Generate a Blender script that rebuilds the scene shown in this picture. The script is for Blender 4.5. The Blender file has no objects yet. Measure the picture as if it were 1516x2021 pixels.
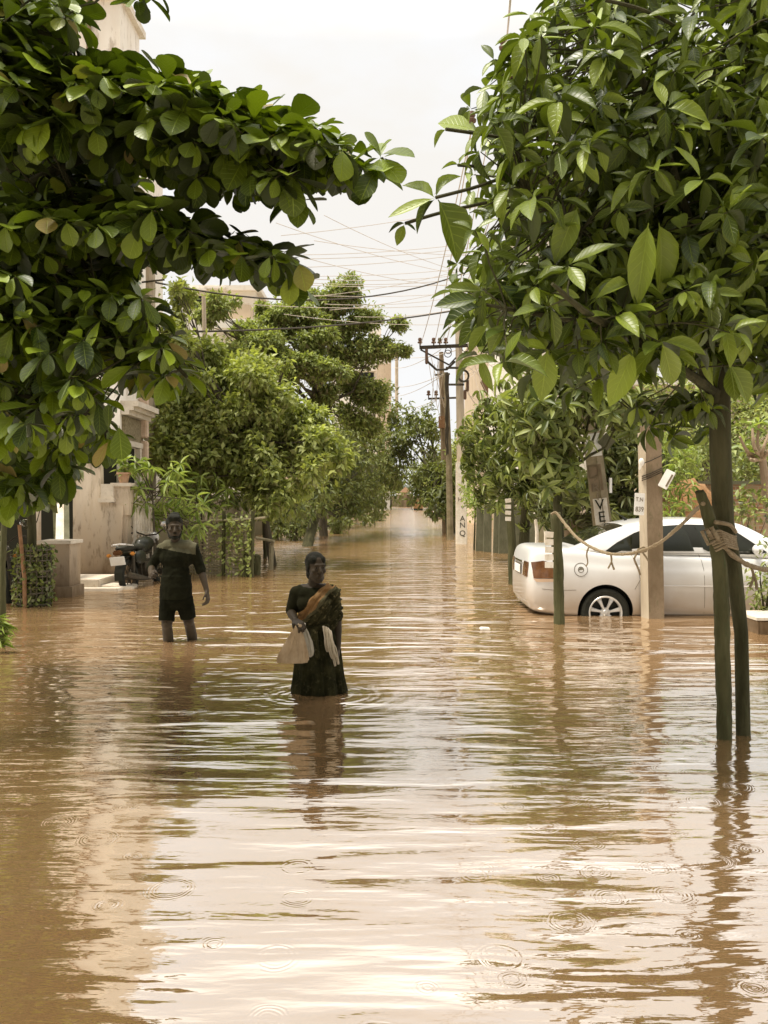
import bpy, bmesh, math, random
import numpy as np
from mathutils import Vector, Matrix, Euler
from mathutils.bvhtree import BVHTree
random.seed(7); RNG = np.random.default_rng(7)
R = math.radians
scene = bpy.context.scene
COL = scene.collection
F, CX, HY, H = 1650.0, 758.0, 988.0, 1.45      # focal length (photo px), optical axis, horizon row, eye height over the water
GROUND = -0.42

def P(px, py, Y):
    return Vector(((px-CX)/F*Y, Y, H-(py-HY)/F*Y))
def W(px, Y):                                   # a point on the water
    return Vector(((px-CX)/F*Y, Y, 0))

# ------------------------------------------------------------------ mesh collecting
class MB:
    def __init__(s): s.v=[]; s.f=[]; s.m=[]
    def add(s, vs, fs, mi=0):
        o=len(s.v); s.v += [Vector(v) for v in vs]; s.f += [[i+o for i in f] for f in fs]; s.m += [mi]*len(fs); return s
    def box(s, c, d, rot=None, mi=0, bev=0):
        c=Vector(c); x,y,z=[k/2 for k in d]
        M = rot if isinstance(rot, Matrix) else (Euler(rot).to_matrix() if rot else Matrix.Identity(3))
        if bev:
            bm=bmesh.new(); bmesh.ops.create_cube(bm,size=1)
            bmesh.ops.scale(bm,vec=d,verts=bm.verts)
            bmesh.ops.bevel(bm,geom=bm.edges[:]+bm.verts[:],offset=min(bev,min(d)*.45),segments=2,affect='EDGES')
            bm.verts.index_update()
            s.add([c+M@v.co for v in bm.verts],[[v.index for v in f.verts] for f in bm.faces],mi); bm.free(); return s
        vs=[c+M@Vector(p) for p in [(-x,-y,-z),(x,-y,-z),(x,y,-z),(-x,y,-z),(-x,-y,z),(x,-y,z),(x,y,z),(-x,y,z)]]
        return s.add(vs,[(0,3,2,1),(4,5,6,7),(0,1,5,4),(1,2,6,5),(2,3,7,6),(3,0,4,7)],mi)
    def bx(s, x0,x1,y0,y1,z0,z1, mi=0, bev=0):
        return s.box(((x0+x1)/2,(y0+y1)/2,(z0+z1)/2),(abs(x1-x0),abs(y1-y0),abs(z1-z0)),None,mi,bev)
    def tube(s, pts, rad, n=8, mi=0, cap=True):
        pts=[Vector(p) for p in pts]; m=len(pts)
        if not hasattr(rad,'__len__'): rad=[rad]*m
        vs=[]; ref=None
        for i,p in enumerate(pts):
            t=(pts[min(i+1,m-1)]-pts[max(i-1,0)])
            t = t.normalized() if t.length>1e-9 else Vector((0,0,1))
            if ref is None:
                ref = Vector((1,0,0)) if abs(t.x)<.8 else Vector((0,1,0))
            a=(ref-t*ref.dot(t)).normalized(); b=t.cross(a); ref=a
            for k in range(n):
                q=2*math.pi*k/n; vs.append(p+(a*math.cos(q)+b*math.sin(q))*rad[i])
        fs=[(i*n+k,i*n+(k+1)%n,(i+1)*n+(k+1)%n,(i+1)*n+k) for i in range(m-1) for k in range(n)]
        if cap: fs += [tuple(range(n-1,-1,-1)), tuple((m-1)*n+k for k in range(n))]
        return s.add(vs,fs,mi)
    def lathe(s, prof, c, axis='Z', n=24, mi=0, M=None):
        c=Vector(c); vs=[]; m=len(prof)
        for r,h in prof:
            for k in range(n):
                q=2*math.pi*k/n; p=Vector((r*math.cos(q),r*math.sin(q),h))
                if axis=='Y': p=Vector((p.x,p.z,p.y))
                elif axis=='X': p=Vector((p.z,p.x,p.y))
                if M: p=M@p
                vs.append(c+p)
        fs=[(i*n+k,i*n+(k+1)%n,(i+1)*n+(k+1)%n,(i+1)*n+k) for i in range(m-1) for k in range(n)]
        return s.add(vs,fs,mi)
    def ell(s, c, r, rot=None, mi=0, nu=14, nv=9):
        c=Vector(c); M = rot if isinstance(rot, Matrix) else (Euler(rot).to_matrix() if rot else Matrix.Identity(3))
        if not hasattr(r,'__len__'): r=(r,r,r)
        vs=[c+M@Vector((0,0,-r[2]))]
        for i in range(1,nv):
            a=-math.pi/2+math.pi*i/nv
            for k in range(nu):
                q=2*math.pi*k/nu; vs.append(c+M@Vector((r[0]*math.cos(a)*math.cos(q),r[1]*math.cos(a)*math.sin(q),r[2]*math.sin(a))))
        vs.append(c+M@Vector((0,0,r[2]))); L=len(vs)-1
        fs=[(0,1+(k+1)%nu,1+k) for k in range(nu)]
        fs+=[(1+i*nu+k,1+i*nu+(k+1)%nu,1+(i+1)*nu+(k+1)%nu,1+(i+1)*nu+k) for i in range(nv-2) for k in range(nu)]
        fs+=[(L,1+(nv-2)*nu+k,1+(nv-2)*nu+(k+1)%nu) for k in range(nu)]
        return s.add(vs,fs,mi)
    def cap(s, a, b, ra, rb, mi=0):             # tapered capsule
        a,b=Vector(a),Vector(b); d=(b-a); L=d.length; t=d.normalized()
        pts=[]; rs=[]
        for i in range(5):
            q=math.pi/2*i/5; pts.append(a-t*ra*math.cos(q)); rs.append(max(ra*math.sin(q),.0008))
        for i in range(6):
            q=i/5; pts.append(a+d*q); rs.append(ra+(rb-ra)*q)
        for i in range(4,-1,-1):
            q=math.pi/2*i/5; pts.append(b+t*rb*math.cos(q)); rs.append(max(rb*math.sin(q),.0008))
        return s.tube(pts,rs,12,mi)
    def prism(s, poly, a, b, axis='Y', mi=0):   # poly of (u,w): axis Y -> (x,z), X -> (y,z), Z -> (x,y)
        f={'Y':lambda u,w,k:(u,k,w),'X':lambda u,w,k:(k,u,w),'Z':lambda u,w,k:(u,w,k)}[axis]
        n=len(poly); vs=[f(u,w,a) for u,w in poly]+[f(u,w,b) for u,w in poly]
        fs=[tuple(range(n)),tuple(range(2*n-1,n-1,-1))]+[(i,(i+1)%n,n+(i+1)%n,n+i) for i in range(n)]
        return s.add(vs,fs,mi)
    def mesh(s, name, mats, smooth=True, origin=(0,0,0), fix=True):
        o=Vector(origin); me=bpy.data.meshes.new(name)
        me.from_pydata([tuple(v-o) for v in s.v],[],s.f)
        if not isinstance(mats,(list,tuple)): mats=[mats]
        for m in mats: me.materials.append(m)
        me.polygons.foreach_set('material_index',s.m)
        if fix:
            bm=bmesh.new(); bm.from_mesh(me); bmesh.ops.recalc_face_normals(bm,faces=bm.faces); bm.to_mesh(me); bm.free()
        if smooth:
            me.polygons.foreach_set('use_smooth',[True]*len(me.polygons))
        me.update(); return me
    def build(s, name, mats, parent=None, smooth=True, sharp=35):
        org = parent_world(parent)
        me=s.mesh(name,mats,smooth,org)
        if smooth and sharp: 
            try: me.set_sharp_from_angle(angle=R(sharp))
            except Exception: pass
        return link(name,me,parent)

def parent_world(p):
    o=Vector((0,0,0))
    while p is not None: o+=Vector(p.location); p=p.parent
    return o
def link(name, data, parent=None):
    o=bpy.data.objects.new(name,data); COL.objects.link(o)
    if parent is not None: o.parent=parent
    return o
def tag(o, label=None, cat=None, group=None, kind=None):
    if label: o['label']=label
    if cat: o['category']=cat
    if group: o['group']=group
    if kind: o['kind']=kind
    return o
def thing(name, label, cat, loc=(0,0,0), group=None):
    o=bpy.data.objects.new(name,None); COL.objects.link(o); o.location=loc; o.empty_display_size=.1
    return tag(o,label,cat,group)
def kids(o): return [c for c in bpy.data.objects if c.parent==o]
def copy_tree(o, parent=None):
    c=o.copy(); COL.objects.link(c)
    if parent is not None: c.parent=parent
    for ch in kids(o): copy_tree(ch,c)
    return c
def bake(mb, mods, name, mats, parent=None, smooth=True):
    """apply modifiers to collected geometry and link the result"""
    me=mb.mesh(name+'_tmp',mats,smooth,parent_world(parent)); t=bpy.data.objects.new('tmp',me); COL.objects.link(t)
    for typ,kw in mods:
        m=t.modifiers.new(typ,typ)
        for k,v in kw.items(): setattr(m,k,v)
    dg=bpy.context.evaluated_depsgraph_get()
    out=bpy.data.meshes.new_from_object(t.evaluated_get(dg)); out.name=name
    bpy.data.objects.remove(t); bpy.data.meshes.remove(me)
    if not out.materials:
        for m in (mats if isinstance(mats,(list,tuple)) else [mats]): out.materials.append(m)
    out.polygons.foreach_set('use_smooth',[smooth]*len(out.polygons))
    return link(name,out,parent)
def text_mesh(name, txt, size, mat, parent, loc, rot, extrude=.002, sx=1):
    c=bpy.data.curves.new(name,'FONT'); c.body=txt; c.size=size; c.extrude=extrude; c.align_x='CENTER'; c.align_y='CENTER'
    t=bpy.data.objects.new('tmp',c); COL.objects.link(t)
    dg=bpy.context.evaluated_depsgraph_get(); me=bpy.data.meshes.new_from_object(t.evaluated_get(dg)); me.name=name
    bpy.data.objects.remove(t); bpy.data.curves.remove(c)
    me.materials.clear(); me.materials.append(mat)
    M=Matrix.Translation(Vector(loc)-parent_world(parent))@(rot if isinstance(rot,Matrix) else Euler(rot).to_matrix().to_4x4())@Matrix.Diagonal((sx,1,1,1))
    me.transform(M); return link(name,me,parent)

# ------------------------------------------------------------------ materials
def nmat(name):
    m=bpy.data.materials.new(name); m.use_nodes=True; nt=m.node_tree
    return m,nt,nt.nodes['Principled BSDF']
def N(nt,t,**kw):
    n=nt.nodes.new(t)
    for k,v in kw.items():
        if k.startswith('i_'):
            key=k[2:]; key=int(key) if key.isdigit() else key.replace('_',' '); n.inputs[key].default_value=v
        else: setattr(n,k,v)
    return n
def math_(nt,op,a,b=None,c=None):
    n=nt.nodes.new('ShaderNodeMath'); n.operation=op
    for i,x in enumerate((a,b,c)):
        if x is None: continue
        if isinstance(x,(int,float)): n.inputs[i].default_value=x
        else: nt.links.new(x,n.inputs[i])
    return n.outputs[0]
def mixc(nt,fac,a,b,mode='MIX'):
    n=nt.nodes.new('ShaderNodeMix'); n.data_type='RGBA'; n.blend_type=mode
    for s,x in ((n.inputs[0],fac),(n.inputs[6],a),(n.inputs[7],b)):
        if isinstance(x,(int,float)): s.default_value=x
        elif isinstance(x,(tuple,list)): s.default_value=(*x[:3],1)
        else: nt.links.new(x,s)
    return n.outputs[2]
def ramp(nt,x,stops):
    n=nt.nodes.new('ShaderNodeValToRGB'); e=n.color_ramp.elements
    while len(e)<len(stops): e.new(.5)
    for k,(p,c) in zip(e,stops):
        k.position=p; k.color=(c,c,c,1) if isinstance(c,(int,float)) else (*c,1)
    nt.links.new(x,n.inputs[0]); return n.outputs[0]
def mat(name, c1, c2=None, rough=.7, scale=3, metal=0, bump=0, bscale=None, stretch=(1,1,1), spec=.18, detail=6, c3=None, coat=0, contrast=(.35,.65)):
    m,nt,b=nmat(name)
    b.inputs['Roughness'].default_value=rough; b.inputs['Metallic'].default_value=metal; b.inputs['Specular IOR Level'].default_value=spec
    if coat: b.inputs['Coat Weight'].default_value=coat; b.inputs['Coat Roughness'].default_value=.06
    tc=N(nt,'ShaderNodeTexCoord'); mp=N(nt,'ShaderNodeMapping'); mp.inputs['Scale'].default_value=stretch
    nt.links.new(tc.outputs['Object'],mp.inputs[0])
    if c2 is None: b.inputs['Base Color'].default_value=(*c1,1)
    else:
        n=N(nt,'ShaderNodeTexNoise',i_Scale=scale,i_Detail=detail,i_Roughness=.62); nt.links.new(mp.outputs[0],n.inputs['Vector'])
        col=mixc(nt,ramp(nt,n.outputs[0],[(contrast[0],0.),(contrast[1],1.)]),c1,c2)
        if c3:
            n2=N(nt,'ShaderNodeTexNoise',i_Scale=scale*4.3,i_Detail=4.,i_Roughness=.7); nt.links.new(mp.outputs[0],n2.inputs['Vector'])
            col=mixc(nt,ramp(nt,n2.outputs[0],[(.56,0.),(.7,.8)]),col,c3)
        nt.links.new(col,b.inputs['Base Color'])
    if bump:
        n3=N(nt,'ShaderNodeTexNoise',i_Scale=bscale or scale*5,i_Detail=5.); nt.links.new(mp.outputs[0],n3.inputs['Vector'])
        bp=N(nt,'ShaderNodeBump',i_Strength=1.,i_Distance=bump); nt.links.new(n3.outputs[0],bp.inputs['Height']); nt.links.new(bp.outputs[0],b.inputs['Normal'])
    return m
def leafmat(name, dark, light, under, trans=.28, rough=.42, veins=True, yellow=None):
    m,nt,b=nmat(name); out=nt.nodes['Material Output']
    at=N(nt,'ShaderNodeAttribute',attribute_name='rnd'); f=at.outputs['Fac']
    col=mixc(nt,f,dark,light)
    if yellow: col=mixc(nt,ramp(nt,f,[(.955,0.),(.985,1.)]),col,yellow)
    tr=col
    if veins:
        uv=N(nt,'ShaderNodeUVMap'); sp=N(nt,'ShaderNodeSeparateXYZ'); nt.links.new(uv.outputs[0],sp.inputs[0])
        d=math_(nt,'ABSOLUTE',math_(nt,'SUBTRACT',sp.outputs[1],.5))
        mid=ramp(nt,d,[(.0,1.),(.035,0.)])
        s=math_(nt,'FRACT',math_(nt,'SUBTRACT',math_(nt,'MULTIPLY',sp.outputs[0],8.),math_(nt,'MULTIPLY',d,4.)))
        lat=ramp(nt,math_(nt,'ABSOLUTE',math_(nt,'SUBTRACT',s,.5)),[(.0,.55),(.10,0.)])
        v=math_(nt,'MAXIMUM',mid,lat)
        col=mixc(nt,math_(nt,'MULTIPLY',v,.5),col,tuple(min(1,k*1.7+.02) for k in light))
        bp=N(nt,'ShaderNodeBump',i_Strength=.5,i_Distance=.004,invert=True); nt.links.new(v,bp.inputs['Height']); nt.links.new(bp.outputs[0],b.inputs['Normal'])
    ge=N(nt,'ShaderNodeNewGeometry')
    col2=mixc(nt,ge.outputs['Backfacing'],col,under)
    nt.links.new(col2,b.inputs['Base Color']); b.inputs['Roughness'].default_value=rough; b.inputs['Specular IOR Level'].default_value=.42
    t=N(nt,'ShaderNodeBsdfTranslucent'); nt.links.new(mixc(nt,1.,tr,(1.25,1.35,.5),'MULTIPLY'),t.inputs[0])
    mx=N(nt,'ShaderNodeMixShader',i_0=trans); nt.links.new(b.outputs[0],mx.inputs[1]); nt.links.new(t.outputs[0],mx.inputs[2]); nt.links.new(mx.outputs[0],out.inputs[0])
    return m

# ------------------------------------------------------------------ foliage
def template(rows, cols=2, fold=.18, droop=.22):
    """rows of (t, halfwidth as a share of full width .5); returns verts (t, w, up), quads, uv"""
    vs=[]; uv=[]
    for t,hw in rows:
        for k in range(cols+1):
            s=-1+2*k/cols
            vs.append((t, s*hw, abs(s)*hw*fold - droop*t*t + .04*math.sin(7*t)*abs(s)*hw)); uv.append((t,.5+s*.5))
    fs=[(i*(cols+1)+k,(i+1)*(cols+1)+k,(i+1)*(cols+1)+k+1,i*(cols+1)+k+1) for i in range(len(rows)-1) for k in range(cols)]
    return np.array(vs),np.array(fs),np.array(uv)
T_BROAD=template([(0,.015),(.07,.02),(.2,.17),(.4,.36),(.6,.49),(.76,.5),(.9,.36),(.97,.18),(1,.02)],2,.22,.2)
T_OVAL=template([(0,.015),(.06,.03),(.2,.27),(.38,.46),(.55,.5),(.72,.42),(.88,.22),(1,.01)],2,.3,.24)
T_LANCE=template([(0,.03),(.2,.36),(.5,.5),(.78,.3),(1,.02)],2,.35,.3)
T_SMALL=template([(0,.05),(.5,.5),(1,.04)],2,.3,.2)
T_BIT=template([(0,.12),(.55,.5),(1,.1)],1,0,.15)
def unit(a): return a/np.maximum(np.linalg.norm(a,axis=-1,keepdims=True),1e-9)
def leaf_mesh(name, pos, dr, nr, L, Wd, T, m, parent=None):
    tv,tf,tu=T; n=len(pos); k=len(tv); q=len(tf)
    org=np.array(parent_world(parent)); pos=np.asarray(pos)-org
    dr=unit(np.asarray(dr)); side=unit(np.cross(nr,dr)); up=np.cross(dr,side)
    L=np.asarray(L)[:,None,None]; Wd=np.asarray(Wd)[:,None,None]
    bend=RNG.uniform(.3,1.6,n)[:,None,None]
    v=pos[:,None,:]+dr[:,None,:]*tv[None,:,0:1]*L+side[:,None,:]*tv[None,:,1:2]*Wd+up[:,None,:]*tv[None,:,2:3]*L*bend
    v=v.reshape(-1,3); f=(tf[None]+(np.arange(n)*k)[:,None,None]).reshape(-1,4)
    me=bpy.data.meshes.new(name); me.vertices.add(len(v)); me.vertices.foreach_set('co',v.astype(np.float32).ravel())
    me.loops.add(f.size); me.loops.foreach_set('vertex_index',f.astype(np.int32).ravel())
    me.polygons.add(len(f)); me.polygons.foreach_set('loop_start',np.arange(0,f.size,4,dtype=np.int32))
    try: me.polygons.foreach_set('loop_total',np.full(len(f),4,dtype=np.int32))
    except Exception: pass
    me.polygons.foreach_set('use_smooth',np.ones(len(f),dtype=bool))
    a=me.attributes.new('rnd','FLOAT','FACE'); a.data.foreach_set('value',np.repeat(RNG.random(n),q).astype(np.float32))
    u=me.uv_layers.new(name='UVMap'); u.data.foreach_set('uv',np.tile(tu[tf.ravel()],(n,1)).astype(np.float32).ravel())
    me.materials.append(m); me.update(calc_edges=True); me.validate()
    return link(name,me,parent)
class Leaves:
    def __init__(s): s.p=[];s.d=[];s.n=[];s.l=[];s.w=[]
    def one(s,p,d,n,l,w): s.p.append(p);s.d.append(d);s.n.append(n);s.l.append(l);s.w.append(w)
    def many(s,p,d,n,l,w):
        for a,b in ((s.p,p),(s.d,d),(s.n,n),(s.l,l),(s.w,w)): a.extend(list(b))
    def rosette(s,c,ax,nl,L,ratio,e0=-45,e1=35,jit=.25):
        c=np.array(c); ax=unit(np.array(ax,float)); r=np.array([1,0,0.]) if abs(ax[0])<.8 else np.array([0,1.,0]); a=unit(np.cross(ax,r)); b=np.cross(ax,a)
        ph=RNG.random()*6.28
        for k in range(nl):
            q=ph+k*2.399+RNG.normal()*.2; e=R(e0+(e1-e0)*((k+.5)/nl)+RNG.normal()*9)
            rad=a*math.cos(q)+b*math.sin(q); d=rad*math.cos(e)+ax*math.sin(e)
            n=ax*math.cos(e)-rad*math.sin(e)+RNG.normal(size=3)*jit
            l=L*RNG.uniform(.72,1.15)
            s.one(c+ax*(.03*L*k/nl)+rad*.012,d,n,l,l*ratio*RNG.uniform(.85,1.12))
    def build(s,name,T,m,parent): return leaf_mesh(name,np.array(s.p),np.array(s.d),np.array(s.n),np.array(s.l),np.array(s.w),T,m,parent)
def sphere_pts(n):
    return unit(RNG.normal(size=(n,3)))
def clump(lv, c, r, n, L, ratio, droop=.35, flat=1.0):
    u=sphere_pts(n); rr=np.array([r,r,r*flat])
    p=np.array(c)+u*rr*(RNG.random((n,1))**.33)
    d=unit(u*.7+RNG.normal(size=(n,3))*.55+np.array([0,0,-droop])); nn=unit(u*.5+np.array([0,0,.8])+RNG.normal(size=(n,3))*.4)
    l=L*RNG.uniform(.65,1.25,n); lv.many(p,d,nn,l,l*ratio)
def inside(poly,x,y):
    c=False; n=len(poly)
    for i in range(n):
        (x1,y1),(x2,y2)=poly[i],poly[(i+1)%n]
        if (y1>y)!=(y2>y) and x<(x2-x1)*(y-y1)/(y2-y1)+x1: c=not c
    return c
def bend_path(a,b,sag=.15,n=6,jit=.05):
    a,b=Vector(a),Vector(b); L=(b-a).length
    return [a.lerp(b,i/(n-1))+Vector((random.uniform(-1,1),random.uniform(-1,1),random.uniform(-.6,1)))*jit*L*math.sin(math.pi*i/(n-1))+Vector((0,0,sag*L*math.sin(math.pi*i/(n-1)))) for i in range(n)]
def tree(name,label,base,trunk_top,r0,clumps,leaf,L,ratio,per,T,barkm,cat='tree',group=None,droop=.35,rosette=None,flat=1.0,limb=.35):
    """clumps: list of (x,y,z,r) in world; one trunk mesh with limbs, one crown mesh"""
    t=thing(name,label,cat,base,group)
    b=Vector(base); top=Vector(trunk_top); m=MB()
    m.tube([b+Vector((0,0,-.05)),b.lerp(top,.3)+Vector((random.uniform(-.05,.05),.02,0)),b.lerp(top,.65)+Vector((random.uniform(-.07,.07),0,0)),top],[r0*1.15,r0,r0*.85,r0*.7],10)
    for (x,y,z,r) in clumps:
        c=Vector((x,y,z)); s=b.lerp(top,random.uniform(.7,1)) 
        m.tube(bend_path(s,c,-.06,6,.06),[r0*limb*1.3,r0*limb*1.1,r0*limb*.9,r0*limb*.7,r0*limb*.5,r0*limb*.25],6)
        for _ in range(3):
            u=Vector(sphere_pts(1)[0])*r*.8
            m.tube(bend_path(c.lerp(s,.25),c+u,0,4,.06),[r0*limb*.45,r0*limb*.35,r0*limb*.25,r0*limb*.12],5)
    m.build('trunk',barkm,t)
    lv=Leaves()
    for (x,y,z,r) in clumps:
        if rosette:
            nr=max(6,int(rosette['n']*r*r)); u=sphere_pts(nr)
            for k in range(nr):
                p=np.array((x,y,z))+u[k]*r*np.array([1,1,flat])*(RNG.random()**.3)
                ax=unit(u[k]*.7+np.array([0,0,.55]))
                lv.rosette(p,ax,rosette.get('k',7),L,ratio,rosette.get('e0',-70),rosette.get('e1',25))
        else:                                   # break every clump into uneven tufts
            for j in range(7):
                u=sphere_pts(1)[0]; q=r*random.uniform(.28,.58); k=r*random.uniform(.25,.95)
                c=(x+u[0]*k,y+u[1]*k,z+u[2]*k*flat); m2=int(per*r*r/7*random.uniform(.6,1.4)); clump(lv,c,q,m2,L*random.uniform(.85,1.15),ratio,droop,max(flat,.7))
            clump(lv,(x,y,z),r*1.12,int(per*r*r*.10),L,ratio,droop,flat)
    lv.build('crown',T,leaf,t)
    return t
def region_clumps(poly,n,Y0,Y1,r0,r1):
    out=[]; fill(poly,n,Y0,Y1,lambda px,py,Y: out.append((*P(px,py,Y),random.uniform(r0,r1)))); return out
def fill(poly,n,y0,y1,fn,bias=None):
    xs=[p[0] for p in poly]; ys=[p[1] for p in poly]; k=0; tries=0
    while k<n and tries<n*40:
        tries+=1; px=random.uniform(min(xs),max(xs)); py=random.uniform(min(ys),max(ys))
        if not inside(poly,px,py): continue
        Y=random.uniform(y0,y1)
        if bias and random.random()>bias(px,py): continue
        fn(px,py,Y); k+=1
def crown_blobs(c,rx,ry,rz,n,r):
    out=[]
    for u in sphere_pts(n):
        k=random.uniform(.35,.95); out.append((c[0]+u[0]*rx*k,c[1]+u[1]*ry*k,c[2]+u[2]*rz*k,r*random.uniform(.7,1.25)))
    return out
# ------------------------------------------------------------------ camera, light
cam=bpy.data.cameras.new('camera'); co=bpy.data.objects.new('camera',cam); COL.objects.link(co)
co.location=(0,0,H); co.rotation_euler=(R(90),0,0)
cam.sensor_fit='VERTICAL'; cam.sensor_height=36; cam.lens=36*F/2021; cam.shift_y=-(1010.5-HY)/2021
cam.clip_start=.05; cam.clip_end=6000; scene.camera=co
scene.render.resolution_x=768; scene.render.resolution_y=1024
vs=scene.view_settings; vs.view_transform='Standard'; vs.look='None'; vs.exposure=0.52; vs.gamma=1
scene.cycles.max_bounces=8; scene.cycles.transparent_max_bounces=8; scene.cycles.use_denoising=True
try: scene.cycles.denoiser='OPENIMAGEDENOISE'
except Exception: pass

SUN_EL, SUN_AZ = R(70), R(-105)      # azimuth measured from straight ahead (+Y), negative = left
sd=Vector((math.sin(SUN_AZ)*math.cos(SUN_EL),math.cos(SUN_AZ)*math.cos(SUN_EL),math.sin(SUN_EL)))
sl=bpy.data.lights.new('sun','SUN'); sl.energy=3.7; sl.angle=R(16); sl.color=(1,.93,.82)
so=bpy.data.objects.new('sun',sl); COL.objects.link(so); so.rotation_euler=sd.to_track_quat('Z','Y').to_euler()
w=bpy.data.worlds.new('World'); scene.world=w; w.use_nodes=True; nt=w.node_tree; bg=nt.nodes['Background']
sky=N(nt,'ShaderNodeTexSky',sky_type='NISHITA'); sky.sun_disc=False; sky.sun_elevation=SUN_EL; sky.sun_rotation=SUN_AZ
sky.dust_density=4; sky.air_density=1.2
tc=N(nt,'ShaderNodeTexCoord'); sp=N(nt,'ShaderNodeSeparateXYZ'); nt.links.new(tc.outputs['Generated'],sp.inputs[0])
# overcast cloud cover: luminous grey-white deck, brighter overhead and round the hidden sun
elv=math_(nt,'MAXIMUM',sp.outputs[2],0.)
g=ramp(nt,elv,[(0.,.415),(.48,.425),(.62,.80),(1.,1.15)])
dt=N(nt,'ShaderNodeVectorMath',operation='DOT_PRODUCT'); nt.links.new(tc.outputs['Generated'],dt.inputs[0]); dt.inputs[1].default_value=sd
glow=math_(nt,'MULTIPLY',math_(nt,'POWER',math_(nt,'MAXIMUM',dt.outputs['Value'],0.),5.),.35)
back=ramp(nt,math_(nt,'ADD',math_(nt,'MULTIPLY',sp.outputs[1],.5),.5),[(.1,.50),(.62,1.)])
mp=N(nt,'ShaderNodeMapping'); mp.inputs['Scale'].default_value=(1,1,2.2); nt.links.new(tc.outputs['Generated'],mp.inputs[0])
nz=N(nt,'ShaderNodeTexNoise',i_Scale=2.3,i_Detail=5.,i_Roughness=.55); nt.links.new(mp.outputs[0],nz.inputs['Vector'])
tone=mixc(nt,ramp(nt,nz.outputs[0],[(.44,0.),(.56,1.)]),(1.0,1.0,1.0),(.975,.94,.885))
br=math_(nt,'MULTIPLY',math_(nt,'ADD',g,glow),back)
lum=math_(nt,'MULTIPLY',br,16.6)
comb=N(nt,'ShaderNodeVectorMath',operation='SCALE'); nt.links.new(tone,comb.inputs[0]); nt.links.new(lum,comb.inputs['Scale'])
nt.links.new(mixc(nt,.95,sky.outputs[0],comb.outputs[0]),bg.inputs[0]); bg.inputs[1].default_value=.1

# ------------------------------------------------------------------ palette
M={}
M['bark']=mat('bark',(.032,.030,.012),(.075,.068,.032),.9,9,bump=.012,stretch=(1,1,.25),c3=(.05,.06,.025))
M['stake']=mat('weathered_wood',(.040,.038,.014),(.090,.084,.038),.9,11,bump=.008,stretch=(1,1,.2),c3=(.06,.075,.03))
M['thin_bark']=mat('thin_bark',(.06,.05,.03),(.12,.10,.07),.9,9,bump=.01,stretch=(1,1,.3))
M['concrete']=mat('concrete_pole',(.15,.105,.06),(.26,.19,.12),.85,3.5,bump=.006,bscale=30,c3=(.13,.115,.055),stretch=(1,1,.5))
M['pole']=mat('pale_concrete',(.36,.29,.20),(.50,.42,.31),.85,2.2,bump=.004,bscale=30,c3=(.36,.29,.2),stretch=(1,1,.3))
M['oldpole']=mat('mossy_pole',(.13,.105,.055),(.25,.20,.125),.9,3,bump=.006,bscale=30,c3=(.12,.12,.05))
M['iron']=mat('dark_iron',(.035,.030,.020),(.07,.055,.035),.6,20,metal=.3)
M['rust']=mat('rusty_iron',(.16,.08,.035),(.25,.14,.07),.8,12)
M['wire']=mat('cable',(.05,.04,.025),None,.6)
M['wirepale']=mat('aluminium_wire',(.50,.43,.35),None,.6)
M['ceramic']=mat('insulator',(.12,.07,.045),None,.3)
M['white']=mat('white_enamel',(.78,.76,.71),(.70,.66,.58),.5,6)
M['paintwhite']=mat('whitewash',(.72,.66,.56),(.60,.52,.40),.8,7,c3=(.45,.36,.25))
M['ink']=mat('black_paint',(.03,.028,.015),None,.7)
M['inkfade']=mat('faded_paint',(.16,.12,.07),None,.8)
M['rope']=mat('jute_rope',(.17,.125,.07),(.27,.21,.13),.95,40,bump=.004,bscale=140)
M['cream']=None
M['black']=mat('black_rubber',(.014,.014,.010),(.025,.024,.016),.75,30)
M['chrome']=mat('chrome',(.75,.72,.66),None,.18,metal=1)
M['silver']=mat('silver_alloy',(.66,.63,.58),(.58,.55,.50),.32,8,metal=.55)
M['glass']=mat('tinted_glass',(.016,.017,.009),None,.05,spec=.35)
M['skin']=mat('dark_skin',(.032,.021,.009),(.044,.029,.013),.6,14,spec=.25)
M['hair']=mat('black_hair',(.008,.008,.004),(.016,.015,.008),.8,60,bump=.004,bscale=120,spec=.15)
M['terracotta']=mat('terracotta',(.38,.22,.13),(.46,.30,.19),.85,9)
M['stone']=mat('stone_slab',(.52,.45,.35),(.62,.54,.43),.85,4,bump=.004,bscale=30,c3=(.36,.28,.18))
M['greystone']=mat('granite_slab',(.10,.095,.055),(.17,.16,.10),.9,5,bump=.006,bscale=30,c3=(.075,.085,.04),stretch=(1,1,.4))
M['bamboo']=mat('old_bamboo',(.20,.17,.10),(.32,.27,.17),.85,8,stretch=(1,1,.3),c3=(.10,.09,.045))
M['dark_inside']=mat('dark_interior',(.02,.019,.011),None,.9)

# leaves: (darkest tone, lightest tone, underside), tone random per leaf
LF={}
LF['almond']=leafmat('almond_leaf',(.026,.045,.003),(.23,.30,.015),(.034,.044,.008),.17,.42,True,(.28,.20,.06))
LF['glossy']=leafmat('glossy_leaf',(.035,.056,.004),(.25,.31,.030),(.050,.062,.014),.18,.38,True)
LF['mango']=leafmat('mango_leaf',(.060,.085,.010),(.32,.355,.11),(.17,.16,.07),.32,.42,False)
LF['drooping']=leafmat('drooping_leaf',(.042,.055,.010),(.19,.205,.062),(.12,.11,.05),.26,.45,False)
LF['feather']=leafmat('feathery_leaf',(.15,.18,.032),(.46,.49,.17),(.30,.28,.12),.40,.5,False)
LF['rain']=leafmat('rain_tree_leaf',(.12,.15,.032),(.40,.45,.15),(.28,.23,.13),.36,.5,False)
LF['darkleaf']=leafmat('dark_bush_leaf',(.058,.075,.012),(.23,.255,.075),(.14,.13,.05),.32,.45,False)
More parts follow.
